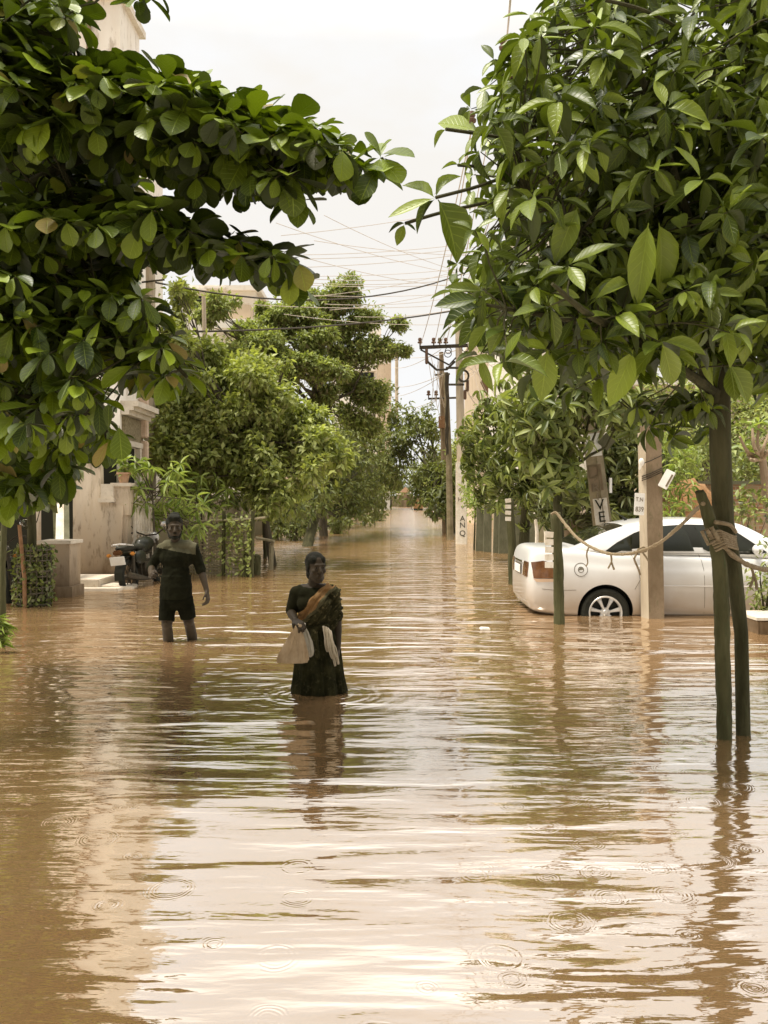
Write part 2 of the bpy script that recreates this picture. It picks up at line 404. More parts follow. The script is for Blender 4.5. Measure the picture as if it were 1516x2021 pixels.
LF['fresh']=leafmat('fresh_leaf',(.13,.19,.018),(.38,.44,.12),(.28,.27,.12),.36,.42,False)

def stained(name, c1, c2, mud, z0, z1, scale=1.6, rough=.88):
    """plaster with weather streaks and a damp, mud-coloured band left by the flood between heights z0 and z1"""
    m,nt,b=nmat(name); ge=N(nt,'ShaderNodeNewGeometry'); s=N(nt,'ShaderNodeSeparateXYZ'); nt.links.new(ge.outputs['Position'],s.inputs[0])
    mp=N(nt,'ShaderNodeMapping'); mp.inputs['Scale'].default_value=(1,1,.28); nt.links.new(ge.outputs['Position'],mp.inputs[0])
    n1=N(nt,'ShaderNodeTexNoise',i_Scale=scale,i_Detail=7.,i_Roughness=.65); nt.links.new(mp.outputs[0],n1.inputs['Vector'])
    n2=N(nt,'ShaderNodeTexNoise',i_Scale=scale*5,i_Detail=5.,i_Roughness=.7); nt.links.new(mp.outputs[0],n2.inputs['Vector'])
    col=mixc(nt,ramp(nt,n1.outputs[0],[(.36,0.),(.66,1.)]),c1,c2)
    zz=math_(nt,'ADD',s.outputs[2],math_(nt,'MULTIPLY',math_(nt,'SUBTRACT',n1.outputs[0],.5),-2.2))
    k=N(nt,'ShaderNodeMapRange',clamp=True); k.inputs[1].default_value=z0; k.inputs[2].default_value=z1; k.inputs[3].default_value=1; k.inputs[4].default_value=0
    nt.links.new(zz,k.inputs[0])
    col=mixc(nt,math_(nt,'MULTIPLY',k.outputs[0],.92),col,mud)
    col=mixc(nt,ramp(nt,n2.outputs[0],[(.54,0.),(.68,.55)]),col,tuple(x*.8 for x in mud))
    nt.links.new(col,b.inputs['Base Color']); b.inputs['Roughness'].default_value=rough; b.inputs['Specular IOR Level'].default_value=.2
    bp=N(nt,'ShaderNodeBump',i_Strength=.6,i_Distance=.006); nt.links.new(n2.outputs[0],bp.inputs['Height']); nt.links.new(bp.outputs[0],b.inputs['Normal'])
    return m
M['cream']=stained('cream_plaster',(.74,.67,.56),(.82,.77,.68),(.34,.24,.14),.6,2.4)
M['mudwall']=stained('mud_stained_plaster',(.42,.32,.21),(.66,.56,.43),(.10,.056,.020),.0,1.25,2.4)
M['plotwall']=stained('mossy_plot_wall',(.16,.13,.075),(.24,.19,.12),(.12,.10,.045),.0,1.2,1.2)
M['palewall']=stained('far_plaster',(.72,.65,.55),(.78,.74,.66),(.6,.5,.4),-2,0,.5)
M['beige']=stained('beige_plaster',(.50,.39,.27),(.58,.47,.34),(.4,.3,.2),-2,0,.6)

# ------------------------------------------------------------------ ground and water
g=MB(); g.add([(-900,-300,GROUND),(900,-300,GROUND),(900,1500,GROUND),(-900,1500,GROUND)],[(0,1,2,3)])
tag(g.build('ground',mat('silt',(.16,.10,.05),(.22,.14,.07),.9,.6),None,False),kind='structure')

wm,nt,b=nmat('muddy_flood_water'); out=nt.nodes['Material Output']
ge=N(nt,'ShaderNodeTexCoord'); pos=ge.outputs['Object']
def noise(scale,stretch,detail=3.,rough=.5,dist=0.,rotz=0.):
    mp=N(nt,'ShaderNodeMapping'); mp.inputs['Scale'].default_value=stretch; mp.inputs['Rotation'].default_value=(0,0,rotz); nt.links.new(pos,mp.inputs[0])
    n=N(nt,'ShaderNodeTexNoise',i_Scale=scale,i_Detail=detail,i_Roughness=rough,i_Distortion=dist); nt.links.new(mp.outputs[0],n.inputs['Vector']); return n.outputs[0]
big=noise(1.7,(.30,1,1),2.,.45,.4)
mid=noise(6.,(.20,1,1),2.5,.5,.3,R(4))
chop=noise(3.1,(.26,1,1),2.5,.5,.5,R(3))
chop2=noise(2.0,(.40,1,1),3.,.5,.6,R(-9))
fine=noise(19.,(.30,1,1),3.,.55,.2,R(-6))
patch=ramp(nt,noise(.45,(.8,.5,1),2.),[(.38,.35),(.62,1.)])       # gusts: calmer and livelier stretches
def rings(cx,cy,lam,fall,r0):                                      # wake rings round what stands in the water
    v=N(nt,'ShaderNodeVectorMath',operation='DISTANCE'); nt.links.new(pos,v.inputs[0]); v.inputs[1].default_value=(cx,cy,0)
    d=v.outputs['Value']; s=math_(nt,'SINE',math_(nt,'MULTIPLY',d,6.283/lam))
    e=math_(nt,'EXPONENT',math_(nt,'MULTIPLY',math_(nt,'ABSOLUTE',math_(nt,'SUBTRACT',d,r0)),-1/fall)); return math_(nt,'MULTIPLY',s,e)
def drops(scale,prob,lam,seed):                                    # raindrop rings
    mp=N(nt,'ShaderNodeMapping'); mp.inputs['Location'].default_value=(seed,seed*1.7,0); nt.links.new(pos,mp.inputs[0])
    v=N(nt,'ShaderNodeTexVoronoi',voronoi_dimensions='2D',feature='F1',i_Scale=scale); v.inputs['Randomness'].default_value=.9; wn=N(nt,'ShaderNodeTexNoise',i_Scale=9.,i_Detail=2.); nt.links.new(pos,wn.inputs['Vector'])
    wa=N(nt,'ShaderNodeVectorMath',operation='MULTIPLY_ADD'); nt.links.new(wn.outputs['Color'],wa.inputs[0]); wa.inputs[1].default_value=(.035,.035,0); nt.links.new(mp.outputs[0],wa.inputs[2]); nt.links.new(wa.outputs[0],v.inputs['Vector'])
    d=math_(nt,'DIVIDE',v.outputs['Distance'],scale); sp=N(nt,'ShaderNodeSeparateColor'); nt.links.new(v.outputs['Color'],sp.inputs[0])
    rad=math_(nt,'MULTIPLY_ADD',sp.outputs[1],.065,.010)
    e=math_(nt,'EXPONENT',math_(nt,'MULTIPLY',math_(nt,'POWER',math_(nt,'DIVIDE',math_(nt,'SUBTRACT',d,rad),.020),2.),-1.))
    s=math_(nt,'SINE',math_(nt,'MULTIPLY',d,6.283/lam))
    return math_(nt,'MULTIPLY',math_(nt,'MULTIPLY',s,e),math_(nt,'LESS_THAN',sp.outputs[0],prob))
sepw=N(nt,'ShaderNodeSeparateXYZ'); nt.links.new(pos,sepw.inputs[0])
h=math_(nt,'MULTIPLY',big,.034)
h=math_(nt,'ADD',h,math_(nt,'MULTIPLY',math_(nt,'MULTIPLY',mid,patch),.0265))
h=math_(nt,'ADD',h,math_(nt,'MULTIPLY',math_(nt,'MULTIPLY',fine,patch),.0030))
far=N(nt,'ShaderNodeMapRange',clamp=True,interpolation_type='SMOOTHSTEP'); nt.links.new(sepw.outputs[1],far.inputs[0])
for q,v_ in ((1,3.8),(2,10.),(3,0.),(4,1.)): far.inputs[q].default_value=v_
h=math_(nt,'ADD',h,math_(nt,'MULTIPLY',math_(nt,'MULTIPLY',chop,far.outputs[0]),.068))
h=math_(nt,'ADD',h,math_(nt,'MULTIPLY',math_(nt,'MULTIPLY',chop2,far.outputs[0]),.075))
h=math_(nt,'ADD',h,math_(nt,'MULTIPLY',rings(-.48,6.35,.17,.55,.35),.0015))
h=math_(nt,'ADD',h,math_(nt,'MULTIPLY',rings(-2.1,8.64,.2,.55,.35),.0016))
for a in ((-.62,6.2,.07),(-.40,6.25,.065),(-2.24,8.58,.07),(-2.0,8.66,.06)): h=math_(nt,'ADD',h,math_(nt,'MULTIPLY',rings(a[0],a[1],a[2],.16,.16),.0016))
h=math_(nt,'ADD',h,math_(nt,'MULTIPLY',rings(2.15,5.18,.12,.3,.15),.0016))
for a in ((2.9,.20,.020,0.),(4.3,.26,.014,7.3)): h=math_(nt,'ADD',h,math_(nt,'MULTIPLY',drops(*a),.00022))
bp=N(nt,'ShaderNodeBump',i_Strength=1.,i_Distance=1.); nt.links.new(h,bp.inputs['Height'])
mud=mixc(nt,ramp(nt,noise(.5,(1,.6,1),4.,.6),[(.35,0.),(.65,1.)]),(.232,.132,.053),(.305,.184,.090))
df=N(nt,'ShaderNodeBsdfDiffuse'); nt.links.new(mud,df.inputs[0]); 
gl=N(nt,'ShaderNodeBsdfGlossy',i_Roughness=.035)
fr2=N(nt,'ShaderNodeMapRange',clamp=True,interpolation_type='SMOOTHSTEP'); nt.links.new(sepw.outputs[1],fr2.inputs[0])
for q,v_ in ((1,6.),(2,30.),(3,.035),(4,.11)): fr2.inputs[q].default_value=v_
nt.links.new(fr2.outputs[0],gl.inputs['Roughness']); gl.inputs[0].default_value=(1,.968,.91,1); nt.links.new(bp.outputs[0],gl.inputs['Normal'])
bp2=N(nt,'ShaderNodeBump',i_Strength=.35,i_Distance=1.); nt.links.new(h,bp2.inputs['Height']); nt.links.new(bp2.outputs[0],df.inputs['Normal'])
fr=N(nt,'ShaderNodeLayerWeight',i_Blend=.5); nt.links.new(bp.outputs[0],fr.inputs['Normal'])
fac=ramp(nt,fr.outputs['Facing'],[(0.,.42),(.45,.62),(.75,.70),(.97,.70)])
mx=N(nt,'ShaderNodeMixShader'); nt.links.new(fac,mx.inputs[0]); nt.links.new(df.outputs[0],mx.inputs[1]); nt.links.new(gl.outputs[0],mx.inputs[2]); nt.links.new(mx.outputs[0],out.inputs[0])
wt=MB(); wt.add([(-120,-30,0),(120,-30,0),(120,420,0),(-120,420,0)],[(0,1,2,3)])
tag(wt.build('flood_water',wm,None,False),kind='structure')
# ------------------------------------------------------------------ people
def V(*a): return Vector(a)
def rotz(yaw,pitch=0,roll=0): return Matrix.Rotation(yaw,3,'Z')@Matrix.Rotation(pitch,3,'X')@Matrix.Rotation(roll,3,'Y')
def head(m,c,yaw,s=1,pitch=0,roll=0,female=False):
    """face looks to -Y at yaw 0; c is the middle of the head"""
    Q=rotz(yaw,pitch,roll)
    def e(p,r): m.ell(c+Q@V(*p)*s,[k*s for k in r],Q)
    def cp(a,b,ra,rb): m.cap(c+Q@V(*a)*s,c+Q@V(*b)*s,ra*s,rb*s)
    e((0,.014,.040),(.074,.092,.080)); e((0,-.026,-.010),(.062,.066,.088)); e((0,-.030,-.062),(.047,.055,.042))
    e((0,-.066,-.094),(.024 if not female else .02,.022,.02)); cp((-.045,-.02,-.07),(-.016,-.07,-.095),.022,.016); cp((.045,-.02,-.07),(.016,-.07,-.095),.022,.016)
    cp((-.036,-.078,.032),(.036,-.078,.032),.011,.011)
    cp((0,-.088,.020),(0,-.110,-.018),.007,.013); e((-.012,-.100,-.022),(.008,.010,.007)); e((.012,-.100,-.022),(.008,.010,.007))
    e((0,-.090,-.048),(.023,.010,.006)); e((0,-.089,-.059),(.020,.011,.007))
    e((-.040,-.066,-.016),(.022,.020,.020)); e((.040,-.066,-.016),(.022,.020,.020))
    for k in (-1,1): e((k*.074,.014,.004),(.009,.020,.032))
    return Q
def eyes(parent,c,Q,s,mw,mi):
    for k in (-1,1):
        m=MB(); m.ell(c+Q@V(k*.030,-.0795,.012)*s,[.0125*s,.006*s,.006*s],Q,0); m.ell(c+Q@V(k*.030,-.0840,.012)*s,[.0058*s,.0028*s,.0055*s],Q,1)
        m.build('eye',[mw,mi],parent)
def hand(m,wr,d,up,side,curl=35,thumb=35,s=1,spread=.021):
    d=d.normalized(); up=(up-d*up.dot(d)).normalized(); side=(side-d*side.dot(d)-up*side.dot(up)).normalized()
    lens=[.92,1.03,1.,.8]
    for i in range(4):
        o=1.5-i; k=wr+(d*(.086-.004*abs(o-.5))+side*o*spread)*s
        m.cap(wr+side*o*.011*s,k,.0135*s,.0105*s)
        q=0; p=k
        for L,b in ((.043,.55),(.027,1.),(.021,.75)):
            q+=R(curl+4*i)*b; n=p+(d*math.cos(q)-up*math.sin(q))*L*lens[i]*s+side*o*.0015
            m.cap(p,n,.0088*s,.0076*s); p=n
    a=wr+side*.018*s+d*.012*s; b=a+(d*.034+side*.026)*s; c=b+(d*math.cos(R(thumb))-up*math.sin(R(thumb))*.8+side*.25).normalized()*.034*s; e=c+(d*.7-up*math.sin(R(thumb))-side*.35).normalized()*.026*s
    m.cap(a,b,.014*s,.0115*s); m.cap(b,c,.0105*s,.009*s); m.cap(c,e,.009*s,.0078*s)
def cloth_mat(name,c1,c2,scale=14,c3=None,fold=.01,fs=9,rough=.9,st=(1,1,.35)):
    m=mat(name,c1,c2,rough,scale,c3=c3,spec=.06); nt=m.node_tree; b=nt.nodes['Principled BSDF']
    tc=N(nt,'ShaderNodeTexCoord'); mp=N(nt,'ShaderNodeMapping'); mp.inputs['Scale'].default_value=st; nt.links.new(tc.outputs['Object'],mp.inputs[0])
    n=N(nt,'ShaderNodeTexNoise',i_Scale=fs,i_Detail=3.,i_Distortion=.8); nt.links.new(mp.outputs[0],n.inputs['Vector'])
    bp=N(nt,'ShaderNodeBump',i_Strength=1.,i_Distance=fold); nt.links.new(n.outputs[0],bp.inputs['Height']); nt.links.new(bp.outputs[0],b.inputs['Normal'])
    return m
EYEW=mat('eye_white',(.09,.08,.055),None,.7,spec=.1); IRIS=mat('iris',(.012,.01,.006),None,.2)
REM=lambda v,it=5:[('REMESH',dict(mode='VOXEL',voxel_size=v)),('SMOOTH',dict(factor=.5,iterations=it))]
wr_tex=bpy.data.textures.new('wrinkles','CLOUDS'); wr_tex.noise_scale=.09
DISP=('DISPLACE',dict(texture=wr_tex,strength=.02,mid_level=.5,texture_coords='LOCAL'))

# --- the man
mb0=W(350,8.64); mb0.z=GROUND
def mp_(px,py,dy=0.): return mb0+V((px-350)/191,dy,(1265-py)/191+.42)
man=thing('person','man wading in dark elbow-sleeved shirt with pale shoulders and dark shorts','person',mb0)
body=MB()
hc=mp_(346,1042,-.03); Qm=head(body,hc,R(16),1.07,R(4))
body.cap(mp_(347,1066),mp_(348,1082),.052,.060)
ls,rs=mp_(321,1083),mp_(381,1082); le,re_=mp_(297,1119,.05),mp_(394,1121,.03); lw,rw=mp_(309,1131,-.20),mp_(411,1166,-.06)
body.cap(mp_(330,1078),mp_(370,1077),.055,.055)
body.ell(mp_(348,1101),(.155,.095,.14)); body.ell(mp_(347,1128),(.135,.085,.16)); body.ell(mp_(347,1160),(.135,.09,.13)); body.ell(mp_(348,1181),(.150,.105,.10))
for s_,e_,w_ in ((ls,le,lw),(rs,re_,rw)):
    body.ell(s_,.058); body.cap(s_,e_,.048,.038); body.cap(e_,e_.lerp(w_,.4),.038,.037); body.cap(e_.lerp(w_,.4),w_,.037,.025)
hand(body,rw,mp_(415,1182,-.10)-rw,V(.95,-.2,.2),V(-.2,-1,0),38,40)
hand(body,lw,V(.25,-1,.15),V(-.8,-.2,.5),V(.2,.1,1),62,40)
lh,rh=mp_(333,1188),mp_(364,1188); lk,rk=mp_(332,1231,-.05),mp_(372,1228,.02); la,ra=mp_(333,1326,.04),mp_(382,1320,.16)
for h_,k_,a_ in ((lh,lk,la),(rh,rk,ra)):
    body.cap(h_,k_,.082,.055); c_=k_.lerp(a_,.32)+V(0,.018,0); body.cap(k_,c_,.053,.056); body.cap(c_,a_,.054,.036); body.ell(k_+V(0,-.012,0),.054)
    body.cap(V(a_.x,a_.y+.03,GROUND+.03),V(a_.x+.02,a_.y-.16,GROUND+.025),.034,.026); body.cap(a_,V(a_.x,a_.y+.02,GROUND+.04),.036,.036)
bake(body,REM(.0055,4),'body',M['skin'],man)
eyes(man,hc,Qm,1.07,EYEW,IRIS)
hr=MB()
def hp(p,r,mm=hr,c=hc,Q=Qm,s=1.07): mm.ell(c+Q@V(*p)*s,[k*s for k in r],Q)
hp((0,.026,.060),(.078,.095,.073)); hp((0,-.02,.098),(.058,.056,.034)); hp((0,.060,.008),(.062,.050,.062)); hp((.018,-.040,.104),(.040,.036,.026)); hp((-.030,-.030,.100),(.034,.038,.028)); hp((.0,.03,.125),(.05,.05,.025))
for k in (-1,1): hp((k*.066,.012,.040),(.012,.034,.034)); hp((k*.068,-.012,.014),(.006,.010,.026))
bake(hr,REM(.006,3)+[('DISPLACE',dict(texture=wr_tex,strength=.022,mid_level=.4,texture_coords='LOCAL'))],'hair',M['hair'],man)
bd=MB(); hp((0,-.060,-.086),(.037,.038,.027),bd); hp((0,-.094,-.040),(.026,.009,.006),bd)
for k in (-1,1): bd.cap(hc+Qm@V(k*.064,-.004,-.03)*1.07,hc+Qm@V(k*.040,-.05,-.085)*1.07,.010,.017)
bake(bd,REM(.006,3),'beard',M['hair'],man)
SH1=cloth_mat('dark_shirt',(.007,.007,.003),(.013,.013,.006),9,fold=.02); SH2=cloth_mat('pale_yoke',(.075,.07,.04),(.11,.10,.06),9,fold=.012)
sh=MB()
sh.cap(mp_(329,1078),mp_(371,1077),.064,.064); sh.ell(mp_(348,1103),(.160,.108,.15)); sh.ell(mp_(328,1098),(.070,.085,.10)); sh.ell(mp_(371,1098),(.068,.085,.10)); sh.ell(mp_(347,1130),(.146,.104,.17)); sh.ell(mp_(347,1158),(.152,.112,.15))
sh.lathe([(.02,0),(1,.0),(1.0,.12),(.93,.24),(.02,.24)],mp_(347,1182),M=Matrix.Diagonal((.165,.120,1)))
for s_,e_,w_ in ((ls,le,lw),(rs,re_,rw)):
    sh.ell(s_,.064); sh.cap(s_,s_.lerp(e_,.95),.059,.055); sh.cap(s_.lerp(e_,.9),e_.lerp(w_,.10),.057,.055)
o=bake(sh,REM(.007,5)+[DISP],'shirt',[SH1,SH2],man)
a,bq=mp_(318,1081)-mb0,mp_(382,1093)-mb0
for p in o.data.polygons:
    c=p.center; t=(c.x-a.x)/(bq.x-a.x)
    if c.z>a.z+(bq.z-a.z)*t and -.12<t<1.1: p.material_index=1
st_=MB(); st_.ell(mp_(348,1186),(.162,.118,.10))
for h_,k_,sx in ((lh,lk,-.008),(rh,rk,.004)):
    t_=h_.lerp(k_,.84); st_.tube([h_+V(0,0,.05),h_.lerp(k_,.4)+V(sx,0,0),t_+V(sx,0,0)],[.086,.085,.080],18)
bake(st_,REM(.007,4)+[DISP],'shorts',cloth_mat('dark_shorts',(.005,.005,.002),(.009,.009,.004),9,fold=.014),man)

# --- the woman
wb0=W(628,6.35); wb0.z=GROUND
def wp(px,py,dy=0.): return wb0+V((px-628)/260,dy,(1365-py)/260+.42)
wo=thing('person','woman in dark patterned saree with an orange-brown pleated edge, standing in the water','person',wb0)
body=MB(); hc=wp(624,1121,-.02); Qw=head(body,hc,R(26),.95,R(3),0,True)
body.cap(wp(620,1143,.005),wp(618,1160,.01),.042,.050)
ls,rs=wp(585,1171,.01),wp(654,1168,.01); le,re_=wp(574,1209,.02),wp(665,1226,.03); lw,rw=wp(588,1217,-.20),wp(668,1277,-.05)
body.cap(wp(598,1164),wp(641,1163),.046,.046); body.ell(wp(620,1180),(.128,.085,.10)); body.ell(wp(620,1206),(.115,.085,.13)); body.ell(wp(622,1240),(.125,.09,.12)); body.ell(wp(626,1268),(.160,.11,.13))
for k in (602,636): body.ell(wp(k,1190,-.045),(.050,.045,.050))
for s_,e_,w_ in ((ls,le,lw),(rs,re_,rw)):
    body.ell(s_,.050); body.cap(s_,e_,.044,.036); body.cap(e_,e_.lerp(w_,.4),.036,.035); body.cap(e_.lerp(w_,.4),w_,.034,.022)
hand(body,lw,V(.55,-.75,-.25),V(-.1,-.25,1),V(-.8,-.5,0),60,50,.95,.019)
hand(body,rw,V(-.06,-.12,-1),V(1,-.2,0),V(.1,-1,.1),22,20,.95,.019)
for x0,x1 in ((612,608),(643,650)):
    h_,k_,a_=wp(x0,1285),wp(x1,1372,-.03),wp(x1,1455,.02); body.cap(h_,k_,.085,.055); body.cap(k_,k_.lerp(a_,.35)+V(0,.015,0),.053,.054); body.cap(k_.lerp(a_,.35)+V(0,.015,0),a_,.054,.036)
    body.cap(V(a_.x,a_.y+.03,GROUND+.03),V(a_.x,a_.y-.15,GROUND+.025),.032,.024); body.cap(a_,V(a_.x,a_.y,GROUND+.04),.034,.034)
bake(body,REM(.0052,4),'body',M['skin'],wo)
eyes(wo,hc,Qw,.95,EYEW,IRIS)
hr=MB(); hq=lambda p,r: hp(p,r,hr,hc,Qw,.95)
hq((0,.026,.052),(.0805,.094,.080)); hq((0,.062,.0),(.066,.054,.072)); hq((0,.106,-.058),(.042,.038,.052)); hq((.01,.098,-.10),(.026,.026,.05))
for k in (-1,1): hq((k*.036,-.020,.066),(.034,.050,.040)); hq((k*.069,.012,.020),(.012,.040,.046))
bake(hr,REM(.006,4),'hair',M['hair'],wo)
bl=MB(); DARK=cloth_mat('dark_blouse',(.014,.014,.006),(.022,.021,.010),12,fold=.006)
for s_,e_ in ((ls,le),(rs,re_)): bl.ell(s_,.056); bl.cap(s_,s_.lerp(e_,.9),.055,.047)
bl.cap(wp(596,1166),wp(626,1168),.052,.048); bl.ell(wp(620,1182),(.138,.096,.105)); bl.ell(wp(620,1202),(.126,.098,.11)); bl.ell(wp(620,1190,-.05),(.115,.062,.07))
for k in (604,634): bl.ell(wp(k,1190,-.050),(.066,.054,.060))
bl.cap(wp(603,1171,-.03),wp(628,1174,-.03),.052,.050)
bake(bl,REM(.007,4),'blouse',DARK,wo)
SAR=cloth_mat('saree_print',(.016,.015,.006),(.055,.048,.020),9,c3=(.19,.155,.075),fold=.014,fs=12)
SARS=cloth_mat('saree_skirt',(.010,.010,.004),(.034,.032,.013),9,c3=(.070,.064,.032),fold=.02,fs=9)
BAND=cloth_mat('saree_border',(.20,.105,.038),(.27,.16,.07),22,fold=.008,fs=26,st=(1,1,1.)); BAND2=cloth_mat('saree_under_border',(.075,.068,.035),(.11,.095,.05),20,fold=.006)
dr=MB(); dr.ell(wp(620,1186,-.012),(.148,.122,.118)); dr.ell(wp(621,1210,-.010),(.144,.124,.13)); dr.ell(wp(624,1238),(.146,.108,.10)); dr.cap(wp(632,1166,-.01),wp(657,1172,-.005),.068,.064)
for k in (602,636): dr.ell(wp(k,1191,-.072),(.076,.066,.076))
dr.cap(wp(656,1178,.0),wp(664,1212,.01),.060,.052); dr.cap(wp(657,1200,-.02),wp(655,1236,-.02),.05,.04)
o=bake(dr,REM(.0065,5)+[('DISPLACE',dict(texture=wr_tex,strength=.016,mid_level=.5,texture_coords='LOCAL'))],'saree_drape',[SAR,BAND,BAND2,DARK],wo)
la_,lb_=wp(588,1212)-wb0,wp(640,1153)-wb0; nrm=V(lb_.z-la_.z,0,-(lb_.x-la_.x)).normalized()
bm=bmesh.new(); bm.from_mesh(o.data); kill=[]; bm.normal_update()
for v in bm.verts:
    d=(v.co-la_).dot(nrm); t_=(v.co-la_).dot(V(-nrm.z,0,nrm.x)); v.co+=v.normal*(.0065*math.sin(d*118+1.2*math.sin(t_*14)+v.co.x*8)+.004*math.sin(d*250+t_*9))
for f in bm.faces:
    d=(f.calc_center_median()-la_).dot(nrm); d+=.007*math.sin(f.calc_center_median().z*34)+.004*math.sin(f.calc_center_median().x*90)
    if d<0: kill.append(f)
    elif d<.062: f.material_index=1
    elif d<.085: f.material_index=2
bmesh.ops.delete(bm,geom=kill,context='FACES'); bm.to_mesh(o.data); bm.free()
sk=MB(); nsk=0; rows=[(1226,592,658,.085),(1240,590,662,.105),(1262,586,668,.125),(1290,584,672,.14),(1320,582,676,.15),(1345,580,680,.155),(1366,576,684,.165),(1400,572,689,.175),(1440,570,692,.18),(1470,569,693,.18)]
nn=120; vs_=[]
for i,(y,x0,x1,dp) in enumerate(rows):
    c=wp((x0+x1)/2,y); rx=(x1-x0)/520; amp=.05+.13*i/9
    for k in range(nn):
        q=6.283*k/nn; f=1+amp*.5*math.sin(11*q+.5*math.sin(i*.7))+amp*.35*math.sin(23*q+i*.35)
        if math.sin(q)<0: f+=amp*.30*math.sin(31*q+.4*math.sin(i))
        vs_.append(c+V(math.cos(q)*rx*f,math.sin(q)*dp*f,0))
sk.add(vs_,[(i*nn+k,i*nn+(k+1)%nn,(i+1)*nn+(k+1)%nn,(i+1)*nn+k) for i in range(len(rows)-1) for k in range(nn)]+[tuple(range(nn))])
bake(sk,[('SUBSURF',dict(levels=1))],'saree_skirt',SARS,wo)
kn=MB(); kn.cap(wp(606,1238,-.10),wp(646,1232,-.10),.022,.022); kn.cap(wp(622,1242,-.11),wp(630,1290,-.14),.03,.02); bake(kn,REM(.006,3),'waist_tuck',SAR,wo)

# --- what she carries
BAG=cloth_mat('cloth_bag',(.36,.25,.14),(.52,.39,.25),7,fold=.022,fs=22,st=(1,1,.12)); BAGB=cloth_mat('grey_plastic_bag',(.36,.32,.24),(.48,.43,.34),8,fold=.02,fs=13,rough=.45,st=(1,1,.5))
def bag(name,label,top,rows,mt,base):
    t=thing(name,label,'bag',base); m=MB(); nn=48; vs_=[]
    for i,(py,x0,x1,dp,dy) in enumerate(rows):
        c=wp((x0+x1)/2,py,dy); rx=(x1-x0)/520
        for k in range(nn):
            q=6.283*k/nn; f=1+.13*math.sin(7*q+.3*i)*(1.5-.2*i)+.08*math.sin(15*q+1+.4*i); ex=.75
            vs_.append(c+V(math.copysign(abs(math.cos(q))**ex,math.cos(q))*rx*f,math.sin(q)*dp*f,0))
    L=len(rows)
    m.add(vs_,[(i*nn+k,i*nn+(k+1)%nn,(i+1)*nn+(k+1)%nn,(i+1)*nn+k) for i in range(L-1) for k in range(nn)]+[tuple((L-1)*nn+k for k in range(nn)),tuple(range(nn))])
    m.build('sack',mt,t,True,60); h=MB(); a=wp((rows[0][1]+rows[0][2])/2,rows[0][0]+2,rows[0][4]); h.tube([a,a.lerp(top,.5)+V(-.012,0,0),top],[.010,.012,.010],8); h.tube([a,a.lerp(top,.5)+V(.014,-.01,0),top+V(.012,-.006,0)],[.010,.012,.010],8); h.build('handle',mt,t); return t
hd=wp(598,1222,-.27)
bag('cloth_bag','tan cloth bag flaring to a wide base, hanging from the woman\'s hand',hd,[(1226,590,600,.012,-.27),(1238,583,604,.022,-.27),(1255,574,607,.035,-.27),(1275,563,611,.05,-.27),(1288,557,613,.056,-.27),(1294,558,611,.045,-.27),(1295,572,600,.02,-.27)],BAG,wp(585,1295,-.27))
bag('plastic_bag','narrow crumpled grey plastic bag behind the tan bag in the woman\'s hand',hd+V(.02,.05,0),[(1226,598,606,.01,-.20),(1240,598,613,.025,-.2),(1258,599,620,.04,-.2),(1275,602,623,.045,-.2),(1284,606,622,.04,-.2),(1287,610,619,.015,-.2)],BAGB,wp(612,1287,-.2))
tw=MB()
for (pts,wd,wd2) in (([(645,1231,-.125),(649,1246,-.150),(653,1260,-.168),(655,1268,-.170)],.024,.036),([(652,1236,-.13),(654,1256,-.165),(657,1278,-.172),(664,1292,-.165)],.018,.026),([(657,1262,-.16),(660,1284,-.165),(664,1308,-.15)],.012,.007),([(662,1264,-.15),(666,1284,-.155),(670,1305,-.14)],.011,.006),([(647,1256,-.155),(648,1268,-.165),(652,1279,-.165)],.014,.018)):
    q=[wp(*p) for p in pts]; vv=[]
    for i,p in enumerate(q):
        w_=wd+(wd2-wd)*i/(len(q)-1)
        for k in range(11):
            s=-1+k/5; vv.append(p+V(s*w_,-.012*math.cos(s*8+i*.9)-.010*abs(s),-.008*s*math.cos(i)))
    tw.add(vv,[(i*11+k,i*11+k+1,(i+1)*11+k+1,(i+1)*11+k) for i in range(len(q)-1) for k in range(10)])
TOW=cloth_mat('pale_towel',(.38,.31,.21),(.54,.46,.34),12,fold=.016,fs=16)
tag(bake(tw,[('SOLIDIFY',dict(thickness=.006)),('SUBSURF',dict(levels=1))],'towel',TOW),'pale crumpled towel tucked at the woman\'s waist','towel')
